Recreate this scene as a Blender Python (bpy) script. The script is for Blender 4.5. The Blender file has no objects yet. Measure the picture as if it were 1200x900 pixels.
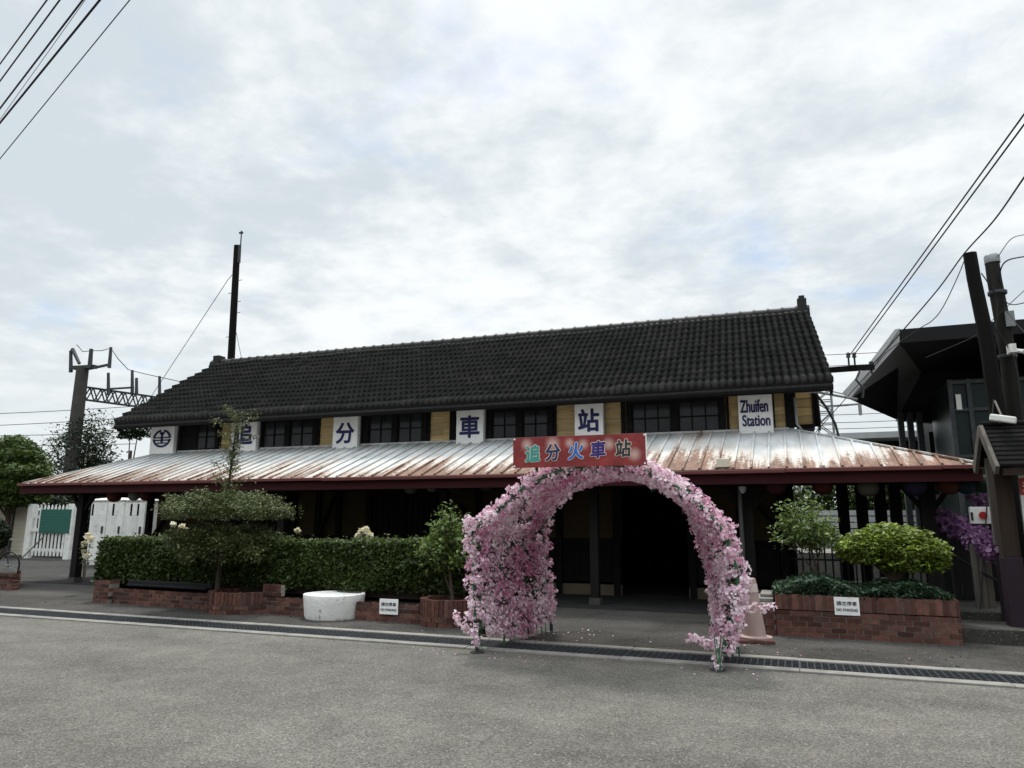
import bpy, math, random
import numpy as np
from mathutils import Vector, Matrix

random.seed(7)
RNG = np.random.default_rng(11)
S = bpy.context.scene
COL = S.collection
rad = math.radians

# ------------------------------------------------------------------ camera
YAW, PITCH, ROLL, FPX = rad(20.7), rad(10.8), rad(0.27), 850.0
EYE = np.array([0.0, 0.0, 1.6])
_cy, _sy, _cp, _sp = math.cos(YAW), math.sin(YAW), math.cos(PITCH), math.sin(PITCH)
_f = np.array([-_sy * _cp, _cy * _cp, _sp]); _r0 = np.array([_cy, _sy, 0.0]); _u0 = np.cross(_r0, _f)
_r = _r0 * math.cos(ROLL) + _u0 * math.sin(ROLL); _u = -_r0 * math.sin(ROLL) + _u0 * math.cos(ROLL)
cam = bpy.data.cameras.new('camera'); camo = bpy.data.objects.new('camera', cam); COL.objects.link(camo)
cam.sensor_width = 36.0; cam.lens = 36.0 * FPX / 1200.0; cam.clip_start = 0.05; cam.clip_end = 3000
camo.matrix_world = Matrix(((_r[0], _u[0], -_f[0], EYE[0]), (_r[1], _u[1], -_f[1], EYE[1]), (_r[2], _u[2], -_f[2], EYE[2]), (0, 0, 0, 1)))
S.camera = camo

def PY(px, py, Y):      # survey helper: the point of the photo on the vertical plane at depth Y
    d = _r * (px - 600) / FPX + _u * (450 - py) / FPX + _f
    return EYE + d * (Y / d[1])
def PG(px, py, z=0.0):  # the point of the photo on the level plane z
    d = _r * (px - 600) / FPX + _u * (450 - py) / FPX + _f
    return EYE + d * ((z - EYE[2]) / d[2])

# ------------------------------------------------------------------ light
SUN_EL, SUN_AZ = 62.0, -28.0      # high, behind the building and to the left, behind thin cloud
S.view_settings.view_transform = 'Standard'; S.view_settings.look = 'None'
S.view_settings.exposure = 0.40; S.view_settings.gamma = 1.0
world = bpy.data.worlds.new('World'); S.world = world; world.use_nodes = True
nt = world.node_tree; nt.nodes.clear()
def WN(t, **k):
    n = nt.nodes.new(t)
    for a, b in k.items(): setattr(n, a, b)
    return n
def WL(a, b): nt.links.new(a, b)
def wmath(op, a, b=None, clamp=False):
    n = WN('ShaderNodeMath', operation=op, use_clamp=clamp)
    for i, v in enumerate((a, b)):
        if v is None: continue
        if isinstance(v, (int, float)): n.inputs[i].default_value = v
        else: WL(v, n.inputs[i])
    return n.outputs[0]
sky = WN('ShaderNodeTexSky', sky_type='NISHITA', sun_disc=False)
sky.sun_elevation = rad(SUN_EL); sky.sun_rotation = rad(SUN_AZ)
tc = WN('ShaderNodeTexCoord'); sep = WN('ShaderNodeSeparateXYZ'); WL(tc.outputs['Generated'], sep.inputs[0])
el = wmath('MAXIMUM', sep.outputs[2], 0.0)
den = wmath('ADD', el, 0.16)
cv = WN('ShaderNodeCombineXYZ'); WL(wmath('DIVIDE', sep.outputs[0], den), cv.inputs[0]); WL(wmath('DIVIDE', sep.outputs[1], den), cv.inputs[1])
def wnoise(scale, detail, rough, dist, off):
    mp = WN('ShaderNodeMapping'); mp.inputs['Location'].default_value = off; WL(cv.outputs[0], mp.inputs[0])
    n = WN('ShaderNodeTexNoise'); n.inputs['Scale'].default_value = scale; n.inputs['Detail'].default_value = detail
    n.inputs['Roughness'].default_value = rough; n.inputs['Distortion'].default_value = dist; WL(mp.outputs[0], n.inputs[0]); return n.outputs[0]
def wramp(v, a, b):
    n = WN('ShaderNodeMapRange', interpolation_type='SMOOTHSTEP'); WL(v, n.inputs[0]); n.inputs[1].default_value = a; n.inputs[2].default_value = b; return n.outputs[0]
n_big = wnoise(0.62, 4, 0.5, 0.1, (3.1, 1.7, 0))
n_mid = wnoise(3.4, 12, 0.58, 0.15, (0.4, 6.2, 0))
n_gap = wnoise(1.9, 10, 0.6, 0.2, (7.7, 2.9, 0))
n_fin = wnoise(9.0, 10, 0.6, 0.1, (1.4, 0.2, 0))
mixv = wmath('ADD', wmath('ADD', wmath('MULTIPLY', n_big, 0.52), wmath('MULTIPLY', n_mid, 0.32)), wmath('MULTIPLY', n_fin, 0.16))
bright = wramp(mixv, 0.415, 0.58)
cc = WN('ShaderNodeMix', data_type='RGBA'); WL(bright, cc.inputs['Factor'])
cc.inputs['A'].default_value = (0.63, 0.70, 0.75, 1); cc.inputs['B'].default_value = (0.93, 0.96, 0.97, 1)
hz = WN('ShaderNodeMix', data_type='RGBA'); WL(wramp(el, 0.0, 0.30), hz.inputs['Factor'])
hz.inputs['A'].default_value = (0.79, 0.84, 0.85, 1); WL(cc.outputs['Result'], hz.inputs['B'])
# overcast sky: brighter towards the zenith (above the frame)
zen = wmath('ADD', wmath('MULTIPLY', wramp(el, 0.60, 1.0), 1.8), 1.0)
# unseen sky shaped as fill light: brighter behind the camera, dimmer in front
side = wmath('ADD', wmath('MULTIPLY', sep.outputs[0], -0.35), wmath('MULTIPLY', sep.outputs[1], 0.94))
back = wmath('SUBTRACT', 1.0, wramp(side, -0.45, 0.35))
lift = wmath('SUBTRACT', wmath('MULTIPLY', wramp(el, 0.18, 0.5), 0.95), 0.45)     # added dimming low behind keeps light out from under the awning
thick = wmath('ADD', wmath('MULTIPLY', back, lift), 0.80)  # directional gain of the shaped unseen sky, not cloud depth
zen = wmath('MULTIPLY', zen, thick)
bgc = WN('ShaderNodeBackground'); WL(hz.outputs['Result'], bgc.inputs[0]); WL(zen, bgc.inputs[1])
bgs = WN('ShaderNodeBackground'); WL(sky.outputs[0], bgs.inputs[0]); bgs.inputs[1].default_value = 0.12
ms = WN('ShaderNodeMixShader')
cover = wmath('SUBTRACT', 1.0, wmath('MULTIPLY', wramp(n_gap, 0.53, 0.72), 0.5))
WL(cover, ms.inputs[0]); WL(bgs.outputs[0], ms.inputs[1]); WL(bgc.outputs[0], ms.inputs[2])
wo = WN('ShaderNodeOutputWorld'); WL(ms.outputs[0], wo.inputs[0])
sun = bpy.data.lights.new('sun', 'SUN'); sun.energy = 2.0; sun.angle = rad(11); sun.color = (1.0, 0.96, 0.9)
suno = bpy.data.objects.new('sun', sun); COL.objects.link(suno)
_az = rad(SUN_AZ); _e = rad(SUN_EL)
sd = Vector((math.sin(_az) * math.cos(_e), math.cos(_az) * math.cos(_e), math.sin(_e)))
suno.rotation_euler = sd.to_track_quat('Z', 'Y').to_euler(); suno.location = sd * 60

# ------------------------------------------------------------------ materials
MATS = {}
def mat(name, col, rough=0.7, var=0.25, scale=6.0, bump=0.0, bscale=None, tint=0.0, metal=0.0, spec=0.4, col2=None, c2=(0.5, 0.62), c2scale=None, stretch=(1, 1, 1), trans=0.0, detail=6):
    m = bpy.data.materials.new(name); m.use_nodes = True; t = m.node_tree; b = t.nodes['Principled BSDF']
    b.inputs['Roughness'].default_value = rough; b.inputs['Metallic'].default_value = metal; b.inputs['Specular IOR Level'].default_value = spec
    L = t.links.new
    co = t.nodes.new('ShaderNodeTexCoord'); mp = t.nodes.new('ShaderNodeMapping'); mp.inputs['Scale'].default_value = stretch; L(co.outputs['Object'], mp.inputs[0])
    def noise(sc, dt=detail):
        n = t.nodes.new('ShaderNodeTexNoise'); n.inputs['Scale'].default_value = sc; n.inputs['Detail'].default_value = dt; n.inputs['Roughness'].default_value = 0.6; L(mp.outputs[0], n.inputs[0]); return n
    n1 = noise(scale)
    base = None
    rgb = t.nodes.new('ShaderNodeRGB'); rgb.outputs[0].default_value = (*col, 1); cur = rgb.outputs[0]
    if col2 is not None:
        n2 = noise(c2scale or scale * 0.6); mr = t.nodes.new('ShaderNodeMapRange'); mr.inputs[1].default_value = c2[0]; mr.inputs[2].default_value = c2[1]; L(n2.outputs[0], mr.inputs[0])
        mx = t.nodes.new('ShaderNodeMix'); mx.data_type = 'RGBA'; L(mr.outputs[0], mx.inputs['Factor']); L(cur, mx.inputs['A']); mx.inputs['B'].default_value = (*col2, 1); cur = mx.outputs['Result']
    mr = t.nodes.new('ShaderNodeMapRange'); mr.inputs[1].default_value = 0.25; mr.inputs[2].default_value = 0.75; mr.inputs[3].default_value = 1 - var; mr.inputs[4].default_value = 1 + var; L(n1.outputs[0], mr.inputs[0])
    fac = mr.outputs[0]
    if tint:
        at = t.nodes.new('ShaderNodeAttribute'); at.attribute_name = 'tint'
        m2 = t.nodes.new('ShaderNodeMapRange'); m2.inputs[3].default_value = 1 - tint; m2.inputs[4].default_value = 1 + tint; L(at.outputs['Fac'], m2.inputs[0])
        mm = t.nodes.new('ShaderNodeMath'); mm.operation = 'MULTIPLY'; L(fac, mm.inputs[0]); L(m2.outputs[0], mm.inputs[1]); fac = mm.outputs[0]
    vm = t.nodes.new('ShaderNodeVectorMath'); vm.operation = 'SCALE'; L(cur, vm.inputs[0]); L(fac, vm.inputs['Scale'])
    L(vm.outputs[0], b.inputs['Base Color'])
    if bump:
        n3 = noise(bscale or scale * 4); bp = t.nodes.new('ShaderNodeBump'); bp.inputs['Strength'].default_value = bump; bp.inputs['Distance'].default_value = 0.02; L(n3.outputs[0], bp.inputs['Height']); L(bp.outputs[0], b.inputs['Normal'])
    if trans:
        tr = t.nodes.new('ShaderNodeBsdfTranslucent'); L(vm.outputs[0], tr.inputs[0]); mxs = t.nodes.new('ShaderNodeMixShader'); mxs.inputs[0].default_value = trans
        L(b.outputs[0], mxs.inputs[1]); L(tr.outputs[0], mxs.inputs[2]); L(mxs.outputs[0], t.nodes['Material Output'].inputs[0])
    MATS[name] = m; return m

M_tile = mat('roof_tile_grey', (0.0145, 0.0138, 0.0125), 0.55, 0.5, 1.6, 0.2, 60, tint=0.45, col2=(0.036, 0.035, 0.028), c2=(0.56, 0.72), c2scale=2.2, spec=0.3)
M_darkwood = mat('dark_stained_wood', (0.009, 0.007, 0.006), 0.75, 0.4, 5, 0.2, 40, stretch=(1, 1, .15), spec=0.25)
M_blackwood = mat('black_timber', (0.006, 0.0055, 0.0055), 0.8, 0.4, 5, 0.2, 30, spec=0.2)
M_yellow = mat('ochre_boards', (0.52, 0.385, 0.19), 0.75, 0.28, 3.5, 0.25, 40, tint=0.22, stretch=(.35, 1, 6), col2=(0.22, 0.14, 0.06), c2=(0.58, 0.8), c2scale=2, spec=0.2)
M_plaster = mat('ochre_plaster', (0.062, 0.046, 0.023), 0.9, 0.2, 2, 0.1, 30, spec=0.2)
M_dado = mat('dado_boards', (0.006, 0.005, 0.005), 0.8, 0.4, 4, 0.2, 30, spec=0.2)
M_plinth = mat('pale_plinth', (0.13, 0.11, 0.075), 0.9, 0.25, 3, spec=0.2)
M_maroon = mat('maroon_fascia', (0.040, 0.006, 0.008), 0.75, 0.25, 3, 0.05, 30, stretch=(.3, 1, 3), col2=(0.03, 0.008, 0.009), c2=(0.5, 0.8), spec=0.2)
M_white = mat('white_paint', (0.74, 0.74, 0.70), 0.6, 0.14, 4, 0.05, 40, col2=(0.33, 0.31, 0.27), c2=(0.56, 0.78), c2scale=3)
M_panelwhite = mat('sign_white', (0.84, 0.835, 0.81), 0.55, 0.1, 3, col2=(0.45, 0.42, 0.36), c2=(0.62, 0.85), c2scale=2.5)
M_navy = mat('navy_lettering', (0.006, 0.008, 0.080), 0.5, 0.1)
M_metal = mat('galvanised_metal', (0.22, 0.23, 0.23), 0.5, 0.2, 4, metal=0.6)
M_steel = mat('dark_steel', (0.05, 0.055, 0.06), 0.55, 0.3, 8, 0.1, 50, metal=0.5)
M_black = mat('black_metal', (0.006, 0.006, 0.007), 0.5, 0.3, 8)
M_glass = mat('window_glass', (0.024, 0.026, 0.029), 0.15, 0.7, 1.3, spec=0.4)
M_concrete = mat('concrete', (0.21, 0.20, 0.18), 0.9, 0.3, 4, 0.2, 40, col2=(0.15, 0.145, 0.135), c2=(0.48, 0.7), c2scale=1.2, spec=0.25)
M_polecon = mat('concrete_pole', (0.062, 0.059, 0.054), 0.9, 0.2, 3, 0.1, 30, spec=0.2)
M_brick = mat('red_brick', (0.105, 0.045, 0.034), 0.88, 0.35, 14, 0.35, 60, tint=0.5, col2=(0.075, 0.05, 0.042), c2=(0.5, 0.75), c2scale=3, spec=0.2)
M_mortar = mat('mortar', (0.26, 0.235, 0.205), 0.95, 0.3, 12, 0.2, 60, spec=0.15)
M_whitewash = mat('whitewashed_concrete', (0.80, 0.79, 0.75), 0.8, 0.1, 6, 0.5, 22, col2=(0.22, 0.21, 0.19), c2=(0.60, 0.70), c2scale=7)
M_bark = mat('bark', (0.075, 0.058, 0.042), 0.9, 0.35, 8, 0.5, 30, stretch=(1, 1, .2), spec=0.15)
M_polewood = mat('weathered_pole_wood', (0.006, 0.0053, 0.0047), 0.9, 0.45, 6, 0.6, 40, stretch=(1, 1, .08), spec=0.15)
M_polewood2 = mat('weathered_grey_pole_wood', (0.016, 0.0148, 0.0135), 0.9, 0.5, 6, 0.6, 40, stretch=(1, 1, .08), col2=(0.034, 0.032, 0.029), c2=(.5, .7), spec=0.15)
M_greywood = mat('silvered_wood', (0.11, 0.098, 0.085), 0.9, 0.45, 6, 0.4, 40, stretch=(1, 1, .1), spec=0.15)
M_brownwood = mat('brown_wood', (0.028, 0.018, 0.014), 0.85, 0.4, 6, 0.3, 40, stretch=(1, 1, .12), spec=0.2)
M_plum = mat('plum_paint', (0.016, 0.008, 0.0135), 0.7, 0.3, 5, spec=0.3)
M_soil = mat('soil', (0.025, 0.019, 0.014), 1.0, 0.4, 12, 0.5, 30)
M_cream = mat('cream_siding', (0.62, 0.57, 0.44), 0.7, 0.12, 3, stretch=(.4, 1, 4))
M_greenboard = mat('green_board', (0.015, 0.10, 0.075), 0.6, 0.15, 4)
M_green_pipe = mat('green_pipe', (0.025, 0.12, 0.05), 0.5, 0.3, 9)
M_cone = mat('faded_cone_plastic', (0.32, 0.225, 0.20), 0.7, 0.18, 6, 0.1, 30, col2=(0.25, 0.18, 0.155), c2=(.55, .78), c2scale=5)
M_rubber = mat('brown_rubber', (0.09, 0.035, 0.03), 0.85, 0.3, 9)
M_cable = mat('black_cable', (0.01, 0.01, 0.011), 0.7, 0.2)
M_canopy = mat('charcoal_cladding', (0.007, 0.007, 0.008), 0.6, 0.15, 1.5, spec=0.25)
M_canopy2 = mat('grey_cladding', (0.13, 0.13, 0.135), 0.7, 0.15, 1.0, spec=0.3)
M_teal = mat('teal_glass', (0.010, 0.019, 0.018), 0.3, 0.4, 0.8, spec=0.25)
M_palesteel = mat('pale_steel', (0.42, 0.43, 0.43), 0.5, 0.12, 3)
M_plank = mat('black_plank', (0.006, 0.006, 0.007), 0.9, 0.4, 6, 0.2, 30)
def leafmat(name, col, tint=0.45, trans=0.3, rough=0.5, **k): return mat(name, col, rough, 0.3, 3.0, tint=tint, trans=trans, spec=0.35, **k)
L_hedge = leafmat('hedge_leaf', (0.054, 0.080, 0.018), 0.6)
L_dark = leafmat('dark_leaf', (0.022, 0.038, 0.014))
L_olive = leafmat('olive_leaf', (0.085, 0.105, 0.040), 0.4, 0.25)
L_topiary = leafmat('topiary_leaf', (0.098, 0.120, 0.042), 0.45, 0.25)
L_bright = leafmat('bright_leaf', (0.160, 0.215, 0.032), 0.7, 0.3)
L_shrub = leafmat('shrub_leaf', (0.115, 0.17, 0.042), 0.6, 0.3)
L_ground = leafmat('groundcover_leaf', (0.035, 0.068, 0.034), 0.5)
L_tree = leafmat('tree_leaf', (0.072, 0.112, 0.026), 0.6, 0.25)
L_treedark = leafmat('evergreen_leaf', (0.020, 0.036, 0.014), 0.5, 0.15)

def petalmat(name, cols):
    m = bpy.data.materials.new(name); m.use_nodes = True; t = m.node_tree; b = t.nodes['Principled BSDF']; b.inputs['Roughness'].default_value = 0.75; b.inputs['Specular IOR Level'].default_value = 0.15
    at = t.nodes.new('ShaderNodeAttribute'); at.attribute_name = 'tint'; cr = t.nodes.new('ShaderNodeValToRGB'); e = cr.color_ramp.elements
    e[0].position = 0; e[0].color = (*cols[0], 1); e[1].position = 1; e[1].color = (*cols[-1], 1)
    for i, c in enumerate(cols[1:-1]):
        q = e.new((i + 1) / (len(cols) - 1)); q.color = (*c, 1)
    t.links.new(at.outputs['Fac'], cr.inputs[0]); t.links.new(cr.outputs[0], b.inputs['Base Color'])
    tr = t.nodes.new('ShaderNodeBsdfTranslucent'); t.links.new(cr.outputs[0], tr.inputs[0]); mx = t.nodes.new('ShaderNodeMixShader'); mx.inputs[0].default_value = 0.3
    t.links.new(b.outputs[0], mx.inputs[1]); t.links.new(tr.outputs[0], mx.inputs[2]); t.links.new(mx.outputs[0], t.nodes['Material Output'].inputs[0]); return m
M_pink = petalmat('pink_petal', [(0.58, 0.18, 0.34), (0.68, 0.39, 0.51), (0.84, 0.66, 0.73), (0.93, 0.83, 0.86)])
M_purplepetal = petalmat('purple_petal', [(0.13, 0.05, 0.14), (0.22, 0.10, 0.23), (0.42, 0.25, 0.40)])
M_creampetal = petalmat('cream_petal', [(0.70, 0.62, 0.34), (0.85, 0.80, 0.62), (0.88, 0.86, 0.82)])

# ------------------------------------------------------------------ mesh helpers
class MB:
    def __init__(s): s.v = []; s.f = []; s.m = []; s.t = []
    def add(s, vs, fs, mi=0, tint=None):
        o = len(s.v); s.v.extend([tuple(map(float, p)) for p in vs]); tt = random.random() if tint is None else tint
        for f in fs: s.f.append(tuple(i + o for i in f)); s.m.append(mi); s.t.append(tt)
    def hexa(s, p, mi=0, tint=None):   # p: 8 points, bottom ring of four then top ring of four
        s.add(p, [(3, 2, 1, 0), (4, 5, 6, 7), (0, 1, 5, 4), (1, 2, 6, 5), (2, 3, 7, 6), (3, 0, 4, 7)], mi, tint)
    def box(s, x0, x1, y0, y1, z0, z1, mi=0, tint=None):
        s.hexa([(x0, y0, z0), (x1, y0, z0), (x1, y1, z0), (x0, y1, z0), (x0, y0, z1), (x1, y0, z1), (x1, y1, z1), (x0, y1, z1)], mi, tint)
    def obox(s, c, hx, hy, z0, z1, ang, mi=0, tint=None, taper=1.0):
        ca, sa = math.cos(ang), math.sin(ang); P = []
        for z, k in ((z0, 1.0), (z1, taper)):
            for a, b in ((-1, -1), (1, -1), (1, 1), (-1, 1)): P.append((c[0] + a * hx * k * ca - b * hy * k * sa, c[1] + a * hx * k * sa + b * hy * k * ca, z))
        s.hexa(P, mi, tint)
    def beam(s, a, b, w, h, mi=0, up=(0, 0, 1), tint=None):
        a, b = Vector(a), Vector(b); d = (b - a).normalized(); u = Vector(up); sd = d.cross(u)
        if sd.length < 1e-4: sd = d.cross(Vector((0, 1, 0)))
        sd.normalize(); uu = sd.cross(d); P = []
        for q in (a, b):
            for i, j in ((-1, -1), (1, -1), (1, 1), (-1, 1)): P.append(q + sd * (i * w / 2) + uu * (j * h / 2))
        s.hexa(P, mi, tint)
    def tube(s, pts, r0, r1=None, n=8, mi=0, cap=True, tint=None):
        pts = [Vector(p) for p in pts]; r1 = r0 if r1 is None else r1; k = len(pts); V = []; F = []
        ref = Vector((0, 0, 1))
        if abs((pts[-1] - pts[0]).normalized().z) > 0.9: ref = Vector((0, 1, 0))
        for i, p in enumerate(pts):
            d = (pts[min(i + 1, k - 1)] - pts[max(i - 1, 0)]).normalized(); a = d.cross(ref)
            if a.length < 1e-4: a = d.cross(Vector((1, 0, 0)))
            a.normalize(); b = a.cross(d); rr = r0 + (r1 - r0) * i / max(1, k - 1)
            for j in range(n):
                th = 2 * math.pi * j / n; V.append(p + a * (rr * math.cos(th)) + b * (rr * math.sin(th)))
        for i in range(k - 1):
            for j in range(n): F.append((i * n + j, i * n + (j + 1) % n, (i + 1) * n + (j + 1) % n, (i + 1) * n + j))
        if cap: F.append(tuple(range(n))[::-1]); F.append(tuple((k - 1) * n + j for j in range(n)))
        s.add(V, F, mi, tint)
    def lathe(s, c, prof, n=24, mi=0, a0=0.0, a1=2 * math.pi, tint=None):
        full = abs(a1 - a0 - 2 * math.pi) < 1e-6; m = n if full else n + 1; V = []; F = []
        for r, z in prof:
            for j in range(m):
                th = a0 + (a1 - a0) * j / n; V.append((c[0] + r * math.cos(th), c[1] + r * math.sin(th), c[2] + z))
        for i in range(len(prof) - 1):
            for j in range(n): F.append((i * m + j, i * m + (j + 1) % m, (i + 1) * m + (j + 1) % m, (i + 1) * m + j))
        s.add(V, F, mi, tint)
    def poly(s, pts, d, mi=0, tint=None):   # polygon extruded by vector d
        n = len(pts); d = np.array(d, float); P = [np.array(p, float) for p in pts]; V = P + [p + d for p in P]
        F = [tuple(range(n))[::-1], tuple(range(n, 2 * n))] + [(i, (i + 1) % n, n + (i + 1) % n, n + i) for i in range(n)]
        s.add(V, F, mi, tint)
    def ball(s, c, rx, ry, rz, nu=16, nv=10, mi=0, tint=None):
        V = []; F = []
        for i in range(nv + 1):
            ph = math.pi * i / nv
            for j in range(nu):
                th = 2 * math.pi * j / nu; V.append((c[0] + rx * math.sin(ph) * math.cos(th), c[1] + ry * math.sin(ph) * math.sin(th), c[2] - rz * math.cos(ph)))
        for i in range(nv):
            for j in range(nu): F.append((i * nu + j, i * nu + (j + 1) % nu, (i + 1) * nu + (j + 1) % nu, (i + 1) * nu + j))
        s.add(V, F, mi, tint)

def link(name, verts, faces, mats, parent=None, mi=None, tint=None, smooth=False, bevel=0.0):
    me = bpy.data.meshes.new(name)
    off = np.array(parent_loc(parent)) if parent else np.zeros(3)
    V = np.asarray(verts, float).reshape(-1, 3) - off
    if isinstance(faces, np.ndarray):
        k = faces.shape[1]; n = len(faces)
        me.vertices.add(len(V)); me.vertices.foreach_set('co', V.ravel()); me.loops.add(n * k); me.loops.foreach_set('vertex_index', faces.ravel().astype(np.int32))
        me.polygons.add(n); me.polygons.foreach_set('loop_start', np.arange(0, n * k, k, dtype=np.int32))
        try: me.polygons.foreach_set('loop_total', np.full(n, k, dtype=np.int32))
        except Exception: pass
        me.update(calc_edges=True)
    else: me.from_pydata([tuple(p) for p in V], [], faces)
    for m in (mats if isinstance(mats, (list, tuple)) else [mats]): me.materials.append(m)
    if mi is not None: me.polygons.foreach_set('material_index', np.asarray(mi, np.int32))
    if tint is not None:
        at = me.attributes.new('tint', 'FLOAT', 'FACE'); at.data.foreach_set('value', np.asarray(tint, np.float32))
    if smooth:
        me.polygons.foreach_set('use_smooth', np.ones(len(me.polygons), bool))
        try: me.set_sharp_from_angle(angle=rad(42))
        except Exception: pass
    me.validate(); me.update()
    o = bpy.data.objects.new(name, me); COL.objects.link(o)
    if parent: o.parent = parent
    if bevel:
        b = o.modifiers.new('bevel', 'BEVEL'); b.width = bevel; b.segments = 2; b.limit_method = 'ANGLE'
    return o
def parent_loc(p):
    l = Vector(p.location)
    while p.parent: p = p.parent; l += p.location
    return l
def put(mb, name, mats, parent=None, smooth=False, bevel=0.0): return link(name, mb.v, mb.f, mats, parent, mb.m, mb.t, smooth, bevel)
def tag(o, label=None, cat=None, group=None, kind=None):
    if label: o['label'] = label
    if cat: o['category'] = cat
    if group: o['group'] = group
    if kind: o['kind'] = kind
    return o
def thing(name, loc, label, cat, group=None):
    o = bpy.data.objects.new(name, None); COL.objects.link(o); o.location = tuple(float(v) for v in loc); o.empty_display_size = 0.2
    return tag(o, label, cat, group)
def copy_tree(o, parent=None):
    c = o.copy(); COL.objects.link(c); c.parent = parent
    for ch in list(o.children): copy_tree(ch, c)
    return c

def leaves(name, pts, size, m, parent=None, asp=0.5, up=0.3, tint=None, jitter=0.35, fold=0.25, kind=None):
    pts = np.asarray(pts, float); n = len(pts)
    nr = RNG.normal(size=(n, 3)); nr[:, 2] = np.abs(nr[:, 2]) + up * 2; nr /= np.linalg.norm(nr, axis=1)[:, None]
    a = np.cross(nr, RNG.normal(size=(n, 3))); a /= np.linalg.norm(a, axis=1)[:, None] + 1e-9; b = np.cross(nr, a)
    sz = (size * (1 + jitter * RNG.normal(size=n)).clip(0.4, 1.8))[:, None]
    V = np.stack([pts - a * sz, pts - b * sz * asp + nr * sz * fold, pts + a * sz, pts + b * sz * asp + nr * sz * fold], 1).reshape(-1, 3)
    F = np.arange(4 * n).reshape(n, 4)
    F = np.concatenate([F[:, [0, 1, 2]], F[:, [0, 2, 3]]])
    tt = RNG.random(n) if tint is None else tint
    o = link(name, V, F, m, parent, None, np.concatenate([tt, tt]))
    if kind: o['kind'] = kind
    return o
def blossoms(name, pts, nrm, size, m, parent=None, tint=None, kind=None):
    # each blossom: five petals cupped round a centre
    pts = np.asarray(pts, float); n = len(pts); nr = np.asarray(nrm, float) + RNG.normal(size=(n, 3)) * 0.55; nr /= np.linalg.norm(nr, axis=1)[:, None]
    a = np.cross(nr, RNG.normal(size=(n, 3))); a /= np.linalg.norm(a, axis=1)[:, None]; b = np.cross(nr, a)
    sz = (size * (1 + 0.25 * RNG.normal(size=n)).clip(0.5, 1.6))[:, None]
    Vs = []
    for k in range(5):
        t0 = 2 * math.pi * k / 5
        d = lambda t: a * math.cos(t) + b * math.sin(t)
        Vs.append(np.stack([pts, pts + (d(t0 - .55) * .75 + nr * .28) * sz, pts + (d(t0) * 1.0 + nr * .45) * sz, pts + (d(t0 + .55) * .75 + nr * .28) * sz], 1))
    V = np.concatenate(Vs, 1).reshape(-1, 3); F = np.arange(20 * n).reshape(n * 5, 4)
    tt = RNG.random(n) if tint is None else np.asarray(tint)
    tf = np.repeat(tt, 5) + RNG.normal(size=5 * n) * .06
    o = link(name, V, F, m, parent, None, tf.clip(0, 1))
    if kind: o['kind'] = kind
    return o
def ell(c, r, n, lo=0.6, rough=0.18):
    d = RNG.normal(size=(n, 3)); d /= np.linalg.norm(d, axis=1)[:, None]; k = lo + (1 - lo) * RNG.random(n) ** 0.6
    k *= 1 + rough * (np.sin(d[:, 0] * 7 + c[0]) * np.sin(d[:, 1] * 6 + c[1]) + np.sin(d[:, 2] * 8))
    return np.array(c) + d * np.array(r) * k[:, None]
_fonts = {}
def text(name, body, center, w, h, m, parent, depth=0.006, bold=0.0, shear=0.0, rot=0.0, yaw=0.0):
    cu = bpy.data.curves.new(name, 'FONT'); cu.body = body; cu.align_x = 'LEFT'; cu.extrude = depth / 2; cu.shear = shear; cu.resolution_u = 6
    ob = bpy.data.objects.new('tmp', cu); COL.objects.link(ob); dg = bpy.context.evaluated_depsgraph_get(); dg.update()
    me = bpy.data.meshes.new_from_object(ob.evaluated_get(dg)); bpy.data.objects.remove(ob)
    co = np.zeros(len(me.vertices) * 3); me.vertices.foreach_get('co', co); co = co.reshape(-1, 3)
    mn, mx = co.min(0), co.max(0); sc = np.array([w / (mx[0] - mn[0]), h / (mx[1] - mn[1])])
    x = (co[:, 0] - (mn[0] + mx[0]) / 2) * sc[0]; z = (co[:, 1] - (mn[1] + mx[1]) / 2) * sc[1]; y = -(co[:, 2])
    xr = x * math.cos(rot) - z * math.sin(rot); zr = x * math.sin(rot) + z * math.cos(rot)
    off = np.array(parent_loc(parent)) if parent else np.zeros(3)
    out = np.stack([center[0] + xr * math.cos(yaw) - y * math.sin(yaw), center[1] + xr * math.sin(yaw) + y * math.cos(yaw), center[2] + zr], 1) - off
    # heavier strokes: the glyph repeated a hair to each side
    nf = len(me.polygons); F0 = [tuple(p.vertices) for p in me.polygons]; V = []; F = []; b_ = bold * h
    dirs = [(0, 0)] + ([(math.cos(t) * b_, math.sin(t) * b_) for t in np.arange(8) * math.pi / 4] if bold else [])
    for q, (ax, az) in enumerate(dirs):
        k0 = len(V); V += [(p[0] + ax * math.cos(yaw), p[1] - q * .00012, p[2] + az) for p in out]; F += [tuple(i + k0 for i in f) for f in F0]
    bpy.data.meshes.remove(me); me = bpy.data.meshes.new(name); me.from_pydata(V, [], F); me.materials.append(m); me.update()
    o = bpy.data.objects.new(name, me); COL.objects.link(o)
    if parent: o.parent = parent
    return o

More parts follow.
